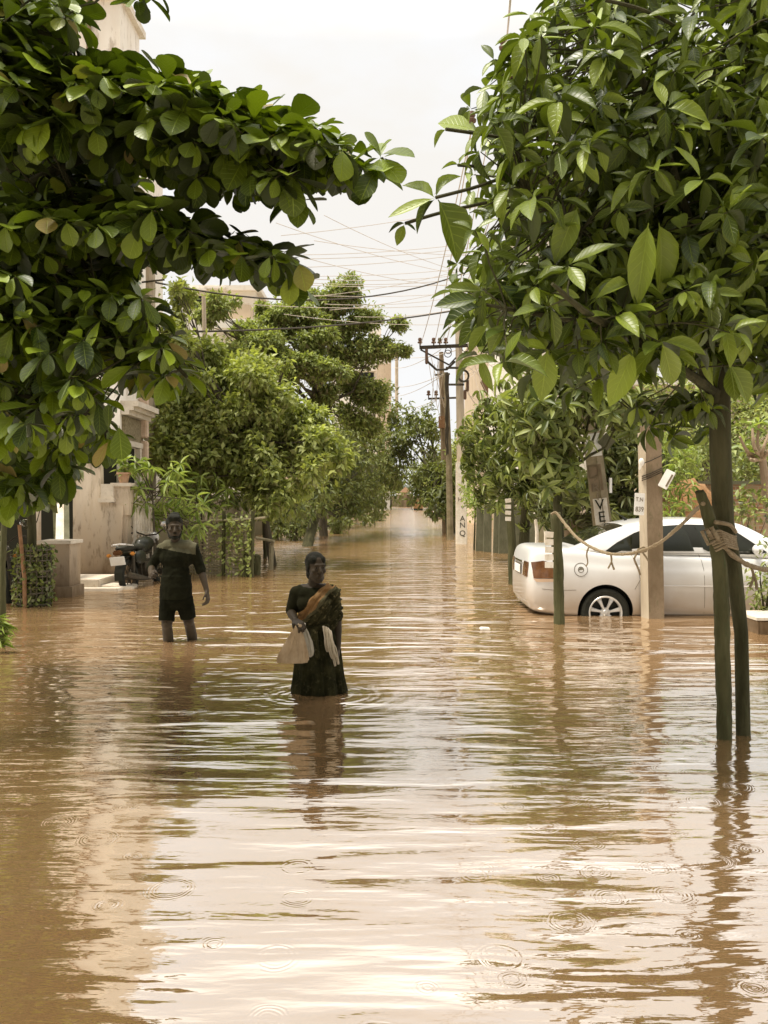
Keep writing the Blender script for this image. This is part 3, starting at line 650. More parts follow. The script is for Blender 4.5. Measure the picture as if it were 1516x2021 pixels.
# ------------------------------------------------------------------ white saloon car (local: x to the front, y across, z up)
def lerp_tab(tab,x):
    if x<=tab[0][0]: return tab[0][1]
    for (a,b),(c,d) in zip(tab,tab[1:]):
        if x<=c:
            t=(x-a)/(c-a); return b+(d-b)*t
    return tab[-1][1]
def sm(tab,x,e=.06): return (lerp_tab(tab,x-e)+lerp_tab(tab,x)*2+lerp_tab(tab,x+e))/4
def paint(name,dirt_reflect0,dirt_reflect1):
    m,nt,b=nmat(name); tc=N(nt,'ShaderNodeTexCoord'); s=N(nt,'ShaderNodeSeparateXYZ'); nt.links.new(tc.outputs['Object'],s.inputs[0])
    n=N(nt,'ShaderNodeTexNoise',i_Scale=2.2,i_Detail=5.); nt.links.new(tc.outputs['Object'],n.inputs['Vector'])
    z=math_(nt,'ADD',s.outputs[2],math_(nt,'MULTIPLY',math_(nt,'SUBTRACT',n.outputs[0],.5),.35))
    k=N(nt,'ShaderNodeMapRange',clamp=True); k.inputs[1].default_value=dirt_reflect0; k.inputs[2].default_value=dirt_reflect1; k.inputs[3].default_value=.85; k.inputs[4].default_value=0; nt.links.new(z,k.inputs[0])  # lower sides tan: mud film plus painted reflection of the muddy water
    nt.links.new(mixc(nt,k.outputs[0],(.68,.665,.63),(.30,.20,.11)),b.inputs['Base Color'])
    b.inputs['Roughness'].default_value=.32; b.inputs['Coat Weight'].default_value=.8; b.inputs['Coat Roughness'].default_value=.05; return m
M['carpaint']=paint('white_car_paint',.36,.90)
M['tail']=mat('tail_lamp',(.085,.034,.014),(.17,.08,.034),.12,8,coat=1); M['lampglass']=mat('lamp_glass',(.5,.48,.44),None,.08,coat=1)
M['trim']=mat('black_trim',(.02,.02,.014),None,.4)
M['seam']=mat('panel_gap',(.12,.10,.07),None,.8)
def make_car(name,label,loc,yaw,group=None):
    car=thing(name,label,'car',(0,0,0),group)
    ZT=[(0,.78),(.02,.96),(.06,1.08),(.16,1.115),(.75,1.11),(1.0,1.06),(2.9,1.0),(3.2,.99),(3.75,.93),(4.15,.80),(4.3,.66),(4.36,.55)]
    ZB=[(0,.46),(.03,.36),(.1,.28),(.5,.20),(3.9,.20),(4.2,.22),(4.36,.36)]
    WT=[(0,.60),(.03,.70),(.09,.77),(.22,.82),(.55,.845),(1.2,.85),(3.2,.85),(3.8,.82),(4.1,.75),(4.28,.62),(4.36,.5)]
    def shell(xs,sect):
        m=MB(); n=len(sect(xs[0])); vv=[]
        for x in xs: vv+=sect(x)
        fs=[(i*n+k,i*n+(k+1)%n,(i+1)*n+(k+1)%n,(i+1)*n+k) for i in range(len(xs)-1) for k in range(n)]
        fs+=[tuple(range(n)),tuple((len(xs)-1)*n+k for k in range(n))]; return m.add(vv,fs)
    def sect(x):
        w_,zt,zb=sm(WT,x,.02),sm(ZT,x,.02),sm(ZB,x,.02); h=zt-zb
        half=[(.0,zb),(.80*w_,zb),(.95*w_,zb+.07*h),(.985*w_,zb+.22*h),(w_,zb+.45*h),(w_*.995,zb+.62*h),(w_*.985,zb+.74*h),(w_*.955,zb+.80*h),(w_*.945,zb+.90*h),(w_*.92,zt-.035),(w_*.86,zt-.006),(w_*.5,zt+.012),(0,zt+.018)]
        return [V(x,-a,z) for a,z in half]+[V(x,a,z) for a,z in half[-2:0:-1]]
    xs=[0,.02,.05,.09,.15,.22,.32,.45,.6,.8,1.0,1.3,1.7,2.1,2.5,2.9,3.1,3.3,3.5,3.7,3.9,4.05,4.15,4.22,4.28,4.33,4.36]
    lower=shell(xs,sect)
    RT=[(.52,1.10),(.62,1.13),(.95,1.29),(1.25,1.40),(1.55,1.462),(1.95,1.488),(2.35,1.485),(2.65,1.455),(2.8,1.425),(3.1,1.25),(3.42,1.04),(3.5,1.0)]
    RW=[(.5,.62),(1.3,.60),(2.6,.60),(3.5,.66)]; BW=[(.5,.72),(.8,.79),(1.2,.815),(2.9,.815),(3.5,.74)]
    def gsect(x):
        zr=sm(RT,x,.04); zb=sm(ZT,x,.02)-.06; wb=sm(BW,x,.05); q=max(0,min(1,(zr-zb)/.48)); wr=wb+(sm(RW,x)-wb)*q
        half=[(0,zb),(wb,zb),(wb+(wr-wb)*.33,zb+(zr-zb)*.33),(wb+(wr-wb)*.68,zb+(zr-zb)*.68),(wr,zr-.075*q),(wr-.05,zr-.025*q),(wr-.17,zr-.006*q),(0,zr+.012*q)]
        return [V(x,-a,z) for a,z in half]+[V(x,a,z) for a,z in half[-2:0:-1]]
    gxs=[.5,.58,.7,.85,1.0,1.15,1.3,1.45,1.6,1.8,2.05,2.3,2.5,2.65,2.78,2.9,3.05,3.2,3.35,3.46]
    green=shell(gxs,gsect)
    def solid(mbx,lv):
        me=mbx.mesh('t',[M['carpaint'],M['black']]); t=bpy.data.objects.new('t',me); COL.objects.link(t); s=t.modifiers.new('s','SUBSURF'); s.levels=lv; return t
    t=solid(lower,2); cut=MB()
    for wx in (.97,3.45):
        for sgn in (-1,1): cut.lathe([(.0,-.14),(.345,-.14),(.345,.14),(.0,.14)],(wx,sgn*.80,.315),'Y',48,mi=1)
    cm=cut.mesh('cut',[M['carpaint'],M['black']],False); ct=bpy.data.objects.new('cut',cm); COL.objects.link(ct)
    b_=t.modifiers.new('b','BOOLEAN'); b_.operation='DIFFERENCE'; b_.object=ct; b_.solver='EXACT'
    dg=bpy.context.evaluated_depsgraph_get(); lo=bpy.data.meshes.new_from_object(t.evaluated_get(dg)); bpy.data.objects.remove(t); bpy.data.objects.remove(ct)
    t2=solid(green,2); dg=bpy.context.evaluated_depsgraph_get(); up=bpy.data.meshes.new_from_object(t2.evaluated_get(dg)); bpy.data.objects.remove(t2)
    bm=bmesh.new(); bm.from_mesh(lo); bm.from_mesh(up); me=bpy.data.meshes.new('body'); bm.to_mesh(me)
    bvh=BVHTree.FromBMesh(bm); bm.free()
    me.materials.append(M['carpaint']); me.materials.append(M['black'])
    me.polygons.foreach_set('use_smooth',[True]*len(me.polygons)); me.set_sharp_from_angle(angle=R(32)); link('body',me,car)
    def hit(x,z,sgn=-1,off=.003):
        r=bvh.ray_cast(V(x,sgn*2.,z),V(0,-sgn,0)); return (r[0]+V(0,sgn*off,0)) if r[0] else V(x,sgn*.8,z)
    def panel(poly,off,thick,sgn,nsub=10):
        m=MB(); u0,u1=min(p[0] for p in poly),max(p[0] for p in poly); cols=[]
        for i in range(nsub+1):           # slice the outline in x, drape on the body
            x=u0+(u1-u0)*(.002+.996*i/nsub); zs=[]
            for (a,b),(c,d) in zip(poly,poly[1:]+poly[:1]):
                if (a>x)!=(c>x): zs.append(b+(d-b)*(x-a)/(c-a))
            cols.append((x,min(zs),max(zs)))
        vv=[]; K=5
        for x,z0,z1 in cols: vv+=[hit(x,z0+(z1-z0)*k/(K-1),sgn,off) for k in range(K)]
        m.add(vv,[(i*K+k,(i+1)*K+k,(i+1)*K+k+1,i*K+k+1) for i in range(nsub) for k in range(K-1)]); return m
    for sgn in (-1,1):
        fr=panel([(.98,1.075),(1.12,1.175),(1.40,1.315),(1.70,1.385),(2.05,1.408),(2.40,1.398),(2.62,1.355),(3.02,1.06),(2.9,1.035),(1.02,1.055)],.004,0,sgn,26).build('window_frame',M['trim'],car)
        for poly in ([(1.03,1.085),(1.16,1.175),(1.34,1.265),(1.33,1.075)],[(1.39,1.075),(1.40,1.285),(1.70,1.362),(2.02,1.385),(2.10,1.075)],[(2.22,1.072),(2.15,1.385),(2.40,1.375),(2.58,1.33),(2.90,1.065)]):
            panel(poly,.009,0,sgn,12).build('window_pane',M['glass'],fr)
        for ln in ([(2.165,1.03),(2.20,.85),(2.205,.30)],[(1.30,1.05),(1.375,.85),(1.40,.72),(1.33,.60)],[(3.0,1.02),(3.02,.8),(3.0,.30)],[(1.42,.285),(2.2,.275),(3.0,.285)],[(.18,.60),(.35,.585),(.60,.59)],[(.34,.60),(.31,.72),(.30,.84)]):
            pts=[]; sm_=MB()
            for (a,b),(c,d) in zip(ln,ln[1:]): pts+=[hit(a+(c-a)*k/6,b+(d-b)*k/6,sgn,.000) for k in range(6)]
            pts.append(hit(*ln[-1],sgn,.0)); sm_.tube(pts,.0032,5); sm_.build('panel_gap',M['seam'],car)
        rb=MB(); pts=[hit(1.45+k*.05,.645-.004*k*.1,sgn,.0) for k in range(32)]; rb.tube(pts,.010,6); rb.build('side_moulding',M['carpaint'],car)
        for hx in (1.36,2.32):
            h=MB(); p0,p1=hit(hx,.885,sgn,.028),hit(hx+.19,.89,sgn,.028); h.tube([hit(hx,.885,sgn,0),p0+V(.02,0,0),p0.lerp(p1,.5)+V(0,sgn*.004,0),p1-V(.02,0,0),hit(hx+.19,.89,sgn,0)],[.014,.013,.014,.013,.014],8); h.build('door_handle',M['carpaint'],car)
        tl=panel([(.075,.73),(.055,.93),(.20,.955),(.30,.925),(.37,.80),(.385,.735)],.010,0,sgn,14).build('tail_light',M['tail'],car)
        tb=panel([(.085,.685),(.078,.725),(.385,.73),(.385,.695)],.012,0,sgn,10); tb.build('reflector',mat('pale_reflector',(.48,.33,.22),None,.2),tl)
        panel([(3.95,.66),(4.0,.80),(4.2,.75),(4.27,.64)],.006,0,sgn,8).build('headlight',M['lampglass'],car)
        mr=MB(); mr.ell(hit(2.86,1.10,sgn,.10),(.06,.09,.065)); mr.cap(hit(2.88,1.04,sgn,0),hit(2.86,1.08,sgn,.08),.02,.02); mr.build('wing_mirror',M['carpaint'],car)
    fc=MB(); pts=[hit(.66+.082*math.cos(q*.2618),.845+.082*math.sin(q*.2618),-1,.001) for q in range(25)]; fc.tube(pts,.004,5,0)
    fc.tube([hit(.66+.034*math.cos(q*.2618),.845+.034*math.sin(q*.2618),-1,.001) for q in range(25)],.004,5,0)
    fl=fc.build('fuel_flap',M['seam'],car); em=MB(); em.lathe([(.0,.004),(.026,.004),(.03,0)],hit(.66,.84,-1,.004),'Y',20); em.build('emblem',mat('emblem_grey',(.22,.2,.15),None,.5),fl)
    # rear: plate, glass, bumper lip, deck edge
    def rear(y,z,off=.006):
        r=bvh.ray_cast(V(-1,y,z),V(1,0,0)); return r[0]+V(-off,0,0) if r[0] else V(0,y,z)
    def rgrid(y0,y1,z0,z1,off,n=8):
        m=MB(); m.add([rear(y0+(y1-y0)*i/n,z0+(z1-z0)*k/3,off) for i in range(n+1) for k in range(4)],[(i*4+k,(i+1)*4+k,(i+1)*4+k+1,i*4+k+1) for i in range(n) for k in range(3)]); return m
    rgrid(-.27,.27,.74,.88,.008).build('number_plate_recess',M['seam'],car)
    pl=MB(); pl.box((rear(0,.81,.016).x,0,.81),(.008,.46,.11),None,0,.003); pl.build('number_plate',M['white'],car)
    ch=rgrid(-.30,.30,.90,.925,.012); ch.build('boot_garnish',M['chrome'],car)
    for sgn in (-1,1): rgrid(sgn*.40,sgn*.66,.74,.93,.008).build('boot_light',M['tail'],car)
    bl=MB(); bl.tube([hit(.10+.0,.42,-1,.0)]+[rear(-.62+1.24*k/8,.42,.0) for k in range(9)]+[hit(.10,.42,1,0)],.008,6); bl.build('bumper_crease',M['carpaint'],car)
    gm=MB(); top=lambda x,y: (lambda r: r[0]+V(0,0,.004))(bvh.ray_cast(V(x,y,3),V(0,0,-1)))
    def tgrid(x0,x1,w0,w1,n=8):
        m=MB(); m.add([top(x0+(x1-x0)*i/n,(w0+(w1-w0)*i/n)*(-1+2*k/8)) for i in range(n+1) for k in range(9)],[(i*9+k,(i+1)*9+k,(i+1)*9+k+1,i*9+k+1) for i in range(n) for k in range(8)]); return m
    tgrid(.63,1.27,.60,.53).build('rear_window',M['glass'],car); tgrid(2.82,3.40,.54,.64).build('windscreen',M['glass'],car)
    an=MB(); an.cap(V(1.45,0,1.45),V(1.42,0,1.48),.02,.014); an.tube([V(1.43,0,1.48),V(1.25,0,1.60)],.006,6); an.build('roof_aerial',M['trim'],car)
    for k in (-1,1):
        wi=MB(); wi.tube([V(3.36,k*.3,1.075),V(3.22,k*.3-.25,1.17),V(3.13,k*.3-.42,1.225)],.009,5); wi.build('wiper',M['trim'],car)
    # wheels
    for wx in (.97,3.45):
        for sgn in (-1,1):
            y=sgn*.74; wm_=MB(); wm_.lathe([(.205,-.085),(.27,-.098),(.298,-.085),(.308,-.05),(.308,.05),(.298,.085),(.27,.098),(.205,.085)],(wx,y,.305),'Y',44); wl=wm_.build('wheel',M['black'],car)
            rm=MB(); o=sgn*.06
            rm.lathe([(.185,o-sgn*.13),(.200,o),(.212,o+sgn*.032),(.206,o+sgn*.038),(.192,o+sgn*.030),(.182,o-sgn*.0)],(wx,y,.305),'Y',44)
            for k in range(7):
                q=2*math.pi*k/7+.22; c_,s_=math.cos(q),math.sin(q); u=V(c_,0,s_); n_=V(-s_,0,c_); C=V(wx,y,.305)
                pr=[(.045,.016,.012),(.10,.019,.020),(.16,.026,.024),(.190,.034,.014)]
                vv=[]
                for r_,hw,dp in pr: vv+=[C+u*r_+n_*hw+V(0,o+sgn*(dp-.012),0),C+u*r_+n_*hw*.6+V(0,o+sgn*(dp+.006),0),C+u*r_-n_*hw*.6+V(0,o+sgn*(dp+.006),0),C+u*r_-n_*hw+V(0,o+sgn*(dp-.012),0)]
                rm.add(vv,[(i*4+j,i*4+j+1,(i+1)*4+j+1,(i+1)*4+j) for i in range(3) for j in range(3)])
            rm.lathe([(0,o+sgn*.030),(.028,o+sgn*.028),(.036,o+sgn*.018),(.060,o+sgn*.012),(.064,o-sgn*.02)],(wx,y,.305),'Y',20)
            rm.build('rim',M['silver'],wl)
            bk=MB(); bk.lathe([(0,o-sgn*.05),(.20,o-sgn*.05)],(wx,y,.305),'Y',32); bk.build('brake_disc',M['trim'],wl)
    car.location=loc; car.rotation_euler=(0,0,yaw); return car
CAR=make_car('saloon_car','white saloon car standing in water above its wheel hubs, behind the concrete post',(1.82,11.33,-.262),R(-.6))
dv=MB(); dv.bx(1.2,8,9.6,13.0,GROUND-.05,-.262); tag(dv.build('driveway',mat('drive',(.2,.15,.1),(.25,.2,.13),.9,2),None,False),kind='structure')
c2=copy_tree(CAR); c2['label']='far-off white car half hidden behind the drooping roadside tree on the right'; c2.location=(4.6,66,GROUND+.1); c2.rotation_euler=(0,0,R(92))

# ------------------------------------------------------------------ motorcycle seen from behind (local: y forward, x right)
M['tank']=mat('dark_tank',(.02,.02,.012),None,.4,coat=.1); M['seat']=mat('vinyl_seat',(.018,.017,.011),(.03,.028,.018),.6,20)
def make_moto(name,label,loc,yaw,lean=R(-6),group=None):
    b=thing(name,label,'motorcycle',(0,0,0),group)
    for k,(wy,wx) in enumerate(((0,0),(1.28,0))):
        t=MB(); t.lathe([(.225,-.042),(.275,-.050),(.305,-.028),(.31,0),(.305,.028),(.275,.050),(.225,.042)],(wx,wy,.31),'X',36); wl=t.build('wheel',M['black'],b)
        r=MB(); r.lathe([(.228,-.03),(.215,0),(.228,.03)],(wx,wy,.31),'X',30); r.lathe([(0,-.06),(.05,-.06),(.05,.06),(0,.06)],(wx,wy,.31),'X',14)
        for j in range(6): q=j*1.047; r.tube([V(0,wy,.31),V(0,wy+.22*math.cos(q),.31+.22*math.sin(q))],.012,6)
        r.build('rim',M['iron'],wl)
    f=MB(); fd=[V(0,.30*math.cos(q)*1.13-.02,.31+.345*math.sin(q)) for q in [R(a) for a in (20,50,80,110,140,165,185)]]
    for i in range(6):
        a,c=fd[i],fd[i+1]; f.add([a+V(-.07,0,0),a+V(.07,0,0),c+V(.07,0,0),c+V(-.07,0,0),a+V(-.07,0,.012),a+V(.07,0,.012),c+V(.07,0,.012),c+V(-.07,0,.012)],[(0,1,2,3),(4,7,6,5),(0,4,5,1),(2,6,7,3),(0,3,7,4),(1,5,6,2)])
    f.build('rear_mudguard',M['trim'],b)
    m=MB(); m.box((0,-.33,.60),(.26,.012,.14),(R(12),0,0),0,.004); m.build('number_plate',M['white'],b)
    m=MB(); m.box((0,-.30,.735),(.16,.06,.085),(R(10),0,0),0,.02); tl=m.build('tail_light',M['tail'],b)
    m=MB(); m.tube([V(-.11,.05,.83),V(-.12,-.24,.86),V(-.06,-.30,.87),V(.06,-.30,.87),V(.12,-.24,.86),V(.11,.05,.83)],.014,8); m.build('grab_rail',M['silver'],b)
    m=MB(); m.ell((0,.02,.80),(.13,.32,.065)); m.ell((0,.38,.79),(.12,.24,.07)); bake(m,REM(.014,6),'seat',M['seat'],b)
    m=MB(); m.ell((0,.72,.84),(.15,.26,.13)); m.ell((0,.60,.78),(.12,.2,.10)); bake(m,REM(.014,6),'fuel_tank',M['tank'],b)
    m=MB(); m.box((0,.55,.42),(.26,.42,.32),None,0,.05); m.lathe([(0,-.17),(.10,-.17),(.10,.17),(0,.17)],(0,.5,.36),'X',20); m.tube([V(0,.1,.55),V(0,.4,.62),V(0,.95,.70),V(0,1.0,.85)],.03,8); m.tube([V(0,.95,.7),V(0,.9,.35),V(0,.6,.22),V(0,.2,.26)],.026,8); m.build('engine_frame',M['iron'],b)
    for s in (-1,1):
        m=MB(); m.tube([V(s*.10,.06,.74),V(s*.10,-.02,.32)],[.03,.03],10); m.build('shock_absorber',M['iron'],b)
        m=MB(); m.tube([V(s*.09,1.02,.9),V(s*.09,1.28,.31)],[.026,.022],8); m.build('fork_leg',M['iron'],b)
        m=MB(); m.lathe([(0,-.012),(.052,-.01),(.058,.0),(.052,.01),(0,.012)],((-.38 if s<0 else .30),.96,(1.24 if s<0 else 1.15)),'Y',20,M=Matrix.Diagonal((1.15,1,.9))); mi=m.build('mirror',mat('mirror_glass',(.85,.85,.83),None,.12,metal=1),b)
        m=MB(); m.tube([V(s*.28,.98,1.05),V(s*.30,.98,1.12),V((-.38 if s<0 else .30),.97,(1.24 if s<0 else 1.15))],.007,6); m.build('mirror_stem',M['trim'],mi)
        m=MB(); m.box((s*.21,-.20,.70),(.09,.05,.06),None,0,.02); m.build('indicator',mat('amber_lens',(.5,.22,.05),None,.2),b)
        m=MB(); m.ell((s*.13,.25,.62),(.05,.20,.12)); m.build('side_panel',M['tank'],b)
    m=MB(); m.tube([V(-.38,.88,1.03),V(-.26,.98,1.06),V(-.10,1.03,.98),V(.10,1.03,.98),V(.26,.98,1.06),V(.38,.88,1.03)],.014,8); m.build('handlebar',M['iron'],b)
    m=MB(); m.ell((0,1.14,.93),(.10,.08,.10)); m.build('headlamp',M['lampglass'],b)
    m=MB(); m.tube([V(.13,.75,.25),V(.15,.4,.24),V(.17,.0,.30),V(.17,-.30,.36)],[.025,.03,.048,.045],12); m.build('exhaust',M['iron'],b)
    m=MB(); m.tube([V(-.08,.5,.25),V(-.24,.48,0)],.014,6); m.build('side_stand',M['iron'],b)
    b.location=loc; b.rotation_euler=(0,lean,yaw); return b
mo=W(268,13.9); mo.z=-.14
MOTO=make_moto('motorcycle','dark motorcycle with white number plate and chrome rail, parked by the ornate gate',mo+V(-.12,.1,0),R(-9))
md=W(25,12.9); md.z=-.16
c=copy_tree(MOTO); c['label']='partly hidden motorcycle parked at the left edge behind the guarded shrub'; c.location=md+V(-.2,.3,0); c.rotation_euler=(0,R(8),R(205))
pv=MB(); pv.bx(-9.5,-3.6,11.0,16.5,GROUND-.05,-.17); tag(pv.build('pavement',mat('pave',(.3,.22,.14),(.36,.28,.18),.9,3),None,False),kind='structure')
# ------------------------------------------------------------------ near tree on the right: spreading crown of big leathery leaves on a staked trunk
def rough(mb,name,m,k=.022):
    q=bpy.data.textures.get('knots') or bpy.data.textures.new('knots','CLOUDS'); q.noise_scale=.07
    return bake(mb,[('SUBSURF',dict(levels=3,subdivision_type='SIMPLE')),('DISPLACE',dict(texture=q,strength=k,mid_level=.5,texture_coords='LOCAL')),('SMOOTH',dict(factor=.4,iterations=1))],name,m)
CRR=[(1065,45),(1150,-40),(1250,-120),(1560,-160),(1640,100),(1640,640),(1500,640),(1470,690),(1400,740),(1370,660),(1290,700),(1240,740),(1170,700),(1090,700),(1000,690),(945,650),(900,600),(900,560),(960,520),(945,430),(985,350),(960,300),(960,255),(985,170),(1000,110)]
rt=thing('leafy_tree','broad-crowned tree with big glossy leaves on a dark trunk lashed to a stake, right foreground','tree',W(1466,5.18))
tp=[P(1467,1562,5.18),P(1467,1450,5.18),P(1463,1250,5.18),P(1448,1120,5.18),P(1428,1030,5.16),P(1422,900,5.14),P(1420,760,5.12),P(1405,640,5.1),P(1385,520,5.08)]
m=MB(); m.tube(tp,[.046,.043,.041,.048,.062,.064,.062,.054,.045],14)
limbs=[[(1420,800,5.12),(1330,640,4.8),(1180,480,4.5),(1040,380,4.3)],[(1420,760,5.12),(1350,520,5.3),(1270,300,5.2),(1190,120,5.)],[(1410,650,5.1),(1430,420,5.),(1460,200,4.9),(1480,30,4.8)],[(1420,720,5.1),(1500,560,4.7),(1580,420,4.5)],[(1420,780,5.12),(1300,700,4.6),(1160,640,4.25),(1000,610,4.1)],[(1420,740,5.1),(1280,560,5.7),(1140,420,5.9),(1050,250,5.9)],[(1415,820,5.12),(1330,810,5.4),(1260,820,5.6)],[(1385,520,5.08),(1300,250,4.6),(1210,0,4.5)],[(1330,640,4.8),(1200,640,4.1),(1090,560,3.8)]]
tips=[]
def smooth_path(pts,n=14):
    out=[]; L=len(pts)
    for i in range(L-1):
        p0,p1,p2,p3=pts[max(i-1,0)],pts[i],pts[i+1],pts[min(i+2,L-1)]
        for k in range(n//(L-1)+1):
            t=k/(n//(L-1)+1); out.append(.5*((2*p1)+(-p0+p2)*t+(2*p0-5*p1+4*p2-p3)*t*t+(-p0+3*p1-3*p2+p3)*t**3))
    return out+[pts[-1]]
nodes=[]
for l in limbs:
    q=smooth_path([P(*k) for k in l]); nodes+=q[3:]; m.tube(q,[.034-.026*i/(len(q)-1) for i in range(len(q))],8)
def twig(m,p,r=.006,src=None):
    src=src if src is not None else nodes; n=min(src,key=lambda a:(a-p).length)
    if (n-p).length>.06: m.tube(bend_path(n,p,.03,5,.05),[r,r*.9,r*.75,r*.6,r*.45],5)
lv=Leaves()
def ros(px,py,Y,k=None,ratio=.38,L=None,e0=-75,e1=30,tw=True):
    p=P(px,py,Y); c=P(1360,420,5.1); o=(p-c).normalized()
    ax=np.array([o.x*.5,o.y*.5-.15,.75+.2*o.z])+RNG.normal(size=3)*.25
    lv.rosette(p,ax,k or random.randint(5,8),L or random.uniform(.12,.215),ratio*random.uniform(.85,1.15),e0,e1)
    if tw: twig(m,p)
fill(CRR,820,3.95,6.3,ros)
fill([(1050,520),(1640,480),(1640,760),(1400,720),(1250,700),(1060,680)],300,4.3,6.3,lambda a,b_,Y: ros(a,b_,Y,e0=-85,e1=5))
fill([(1150,150),(1640,100),(1640,640),(1150,600)],420,4.7,6.4,ros)
fill([(1235,780),(1400,770),(1410,850),(1330,870),(1270,840)],26,4.9,5.9,lambda a,b_,Y: ros(a,b_,Y,L=.13,ratio=.42,e0=-85,e1=0))
for px,py in ((1045,30),(1020,75),(965,120),(955,175),(940,215),(925,262),(945,300),(935,345),(960,395),(905,420),(930,455),(900,520),(915,545),(880,575),(890,640),(930,700),(985,715),(1045,735),(1130,770),(1170,745),(1300,740),(1345,800),(985,225),(1010,180)):
    ros(px+random.uniform(-10,25),py,random.uniform(3.9,5.2),random.randint(4,6),.36,random.uniform(.12,.19),-60,45)
def leaf_px(a,b_,Y,ratio,Y2=None,face=(0,-.8,.6)):
    p,q=P(*a,Y),P(*b_,Y2 or Y); d=q-p; lv.one(np.array(p),np.array(d),np.array(face)+RNG.normal(size=3)*.15,d.length,d.length*ratio)
for a,b_,r_ in (((858,390),(800,352),.5),((858,384),(904,332),.34),((860,388),(880,350),.3),((857,391),(765,424),.26),((858,393),(812,446),.26),((864,394),(922,500),.60),((935,255),(866,236),.85),((880,255),(853,282),.4),((800,440),(765,451),.28),((800,442),(822,452),.4),((798,443),(783,482),.5),
  ((985,170),(940,178),.3),((1060,85),(1070,40),.6),((905,325),(872,323),.2),((905,325),(918,300),.25),((905,325),(935,328),.2),
  ((945,590),(858,598),.42),((950,605),(870,628),.5),((960,615),(905,680),.45),((965,640),(920,690),.4),((1000,640),(960,690),.5),((985,560),(1060,640),.5),((1010,600),(1080,590),.6),((1140,410),(1095,510),.46),((1280,440),(1255,600),.33),((1300,440),(1320,575),.36),
  ((1250,690),(1205,800),.42),((1240,680),(1250,770),.42),((1080,690),(1070,790),.5),((1085,690),(1130,720),.6),((1080,690),(1030,670),.55),((1075,690),(1010,735),.4),((1440,720),(1455,790),.6),((1440,720),(1490,790),.5)):
    leaf_px(a,b_,4.15+random.uniform(-.15,.2),r_)
for pth in ([(860,390,4.2),(930,372,4.25),(1010,350,4.35),(1100,360,4.5)],[(800,441,4.25),(870,420,4.3),(960,400,4.4)],[(880,255,4.2),(950,265,4.3),(1040,280,4.6)],[(905,326,4.3),(960,330,4.5)],[(1250,690,4.3),(1290,640,4.5)],[(1080,690,4.2),(1110,640,4.4)],[(950,600,4.2),(1010,610,4.15)],[(1440,722,4.6),(1430,640,4.9)],
            [(1195,0,4.1),(1270,20,4.1),(1340,55,4.15)]):
    q=smooth_path([P(*k) for k in pth]); m.tube(q,[.009]*len(q),6)
m.build('trunk',M['bark'],rt); lv.build('crown',T_OVAL,LF['glossy'],rt)
st=MB(); st.tube([P(1430,1562,5.1),P(1430,1450,5.1),P(1427,1330,5.1),P(1424,1200,5.08),P(1420,1110,5.06),P(1410,1060,5.05),P(1394,1005,5.04),P(1380,968,5.03)],[.046,.046,.047,.046,.043,.040,.037,.026],12)
tag(rough(st,'tree_stake',M['stake']),'crooked wooden stake bending left above the rope, lashed to the right foreground trunk','stake')
ln=MB()
for k in range(7):
    a=P(1394+k*3,1052+k*6,4.985); ln.tube([a,P(1420+k*2,1047+k*5,4.97),P(1450+k,1060+k*4,5.06),P(1452,1058+k*4,5.16)],.008,6)
ln.tube([P(1405,1060,4.98),P(1395,1045,4.95),P(1385,1048,4.96),P(1398,1075,4.95),P(1410,1068,4.95)],.011,6)
tag(ln.build('rope_lashing',M['rope'],None),'coils of jute rope binding the crooked stake to the foreground trunk','rope')

# ------------------------------------------------------------------ near tree on the left: tiers of rounded almond leaves, trunk just outside the frame
lt=thing('almond_tree','tall tree with tiers of rounded almond leaves reaching in from the left edge','tree',V(-3.1,4.9,0))
m=MB(); TR=[V(-3.1,4.9,GROUND),V(-3.08,4.9,.8),V(-3.05,4.88,2.2),V(-3.05,4.85,3.6),V(-3.0,4.85,5.2),V(-2.95,4.85,6.4)]
m.tube(TR,[.16,.14,.125,.11,.08,.05],14)
lv=Leaves(); nodesL=[]
arms=[[V(-3.05,4.88,2.9),P(150,270,4.6),P(420,320,4.5),P(640,340,4.4),P(760,320,4.35)],[V(-3.05,4.88,2.6),P(120,330,5.2),P(330,290,5.4),P(520,300,5.3)],[V(-3.05,4.9,2.3),P(80,440,4.6),P(300,470,4.5),P(480,510,4.4),P(580,540,4.35)],[V(-3.05,4.9,2.2),P(120,520,5.3),P(330,500,5.5),P(480,500,5.4)],[V(-3.05,4.9,1.9),P(60,640,4.5),P(210,650,4.4),P(310,690,4.3),P(370,745,4.3)],[V(-3.05,4.9,2.0),P(60,600,5.4),P(220,620,5.6),P(300,660,5.5)],[V(-3.05,4.9,1.6),P(20,780,4.7),P(120,800,4.6),P(210,850,4.5)],[V(-3.05,4.88,3.8),P(40,60,4.7),P(150,90,4.6)],[V(-3.05,4.88,4.6),P(0,-120,4.4),P(180,-60,4.3),P(280,-10,4.2)]]
for l in arms:
    q=smooth_path(l,20); nodesL+=q[4:]; m.tube(q,[.045-.037*i/(len(q)-1) for i in range(len(q))],8)
def rosL(px,py,Y,k=None,L=None,e0=-50,e1=32,ratio=.68,tw=True,up=1.):
    p=P(px,py,Y); ax=np.array([.12,-.18,up])+RNG.normal(size=3)*.2
    lv.rosette(p,ax,k or random.randint(6,9),L or random.uniform(.115,.195),ratio,e0,e1,.2)
    if tw: twig(m,p,.008,nodesL)
A1=[(0,140),(90,135),(190,140),(240,160),(370,165),(420,205),(510,230),(590,250),(650,280),(700,305),(715,325),(680,340),(610,340),(560,365),(470,370),(380,350),(290,300),(200,275),(80,275),(-60,290),(-60,130)]
A1top=[(0,120),(90,115),(200,125),(250,145),(370,155),(420,200),(510,215),(590,235),(650,262),(690,300),(640,320),(540,280),(420,260),(300,215),(150,200),(-50,215)]
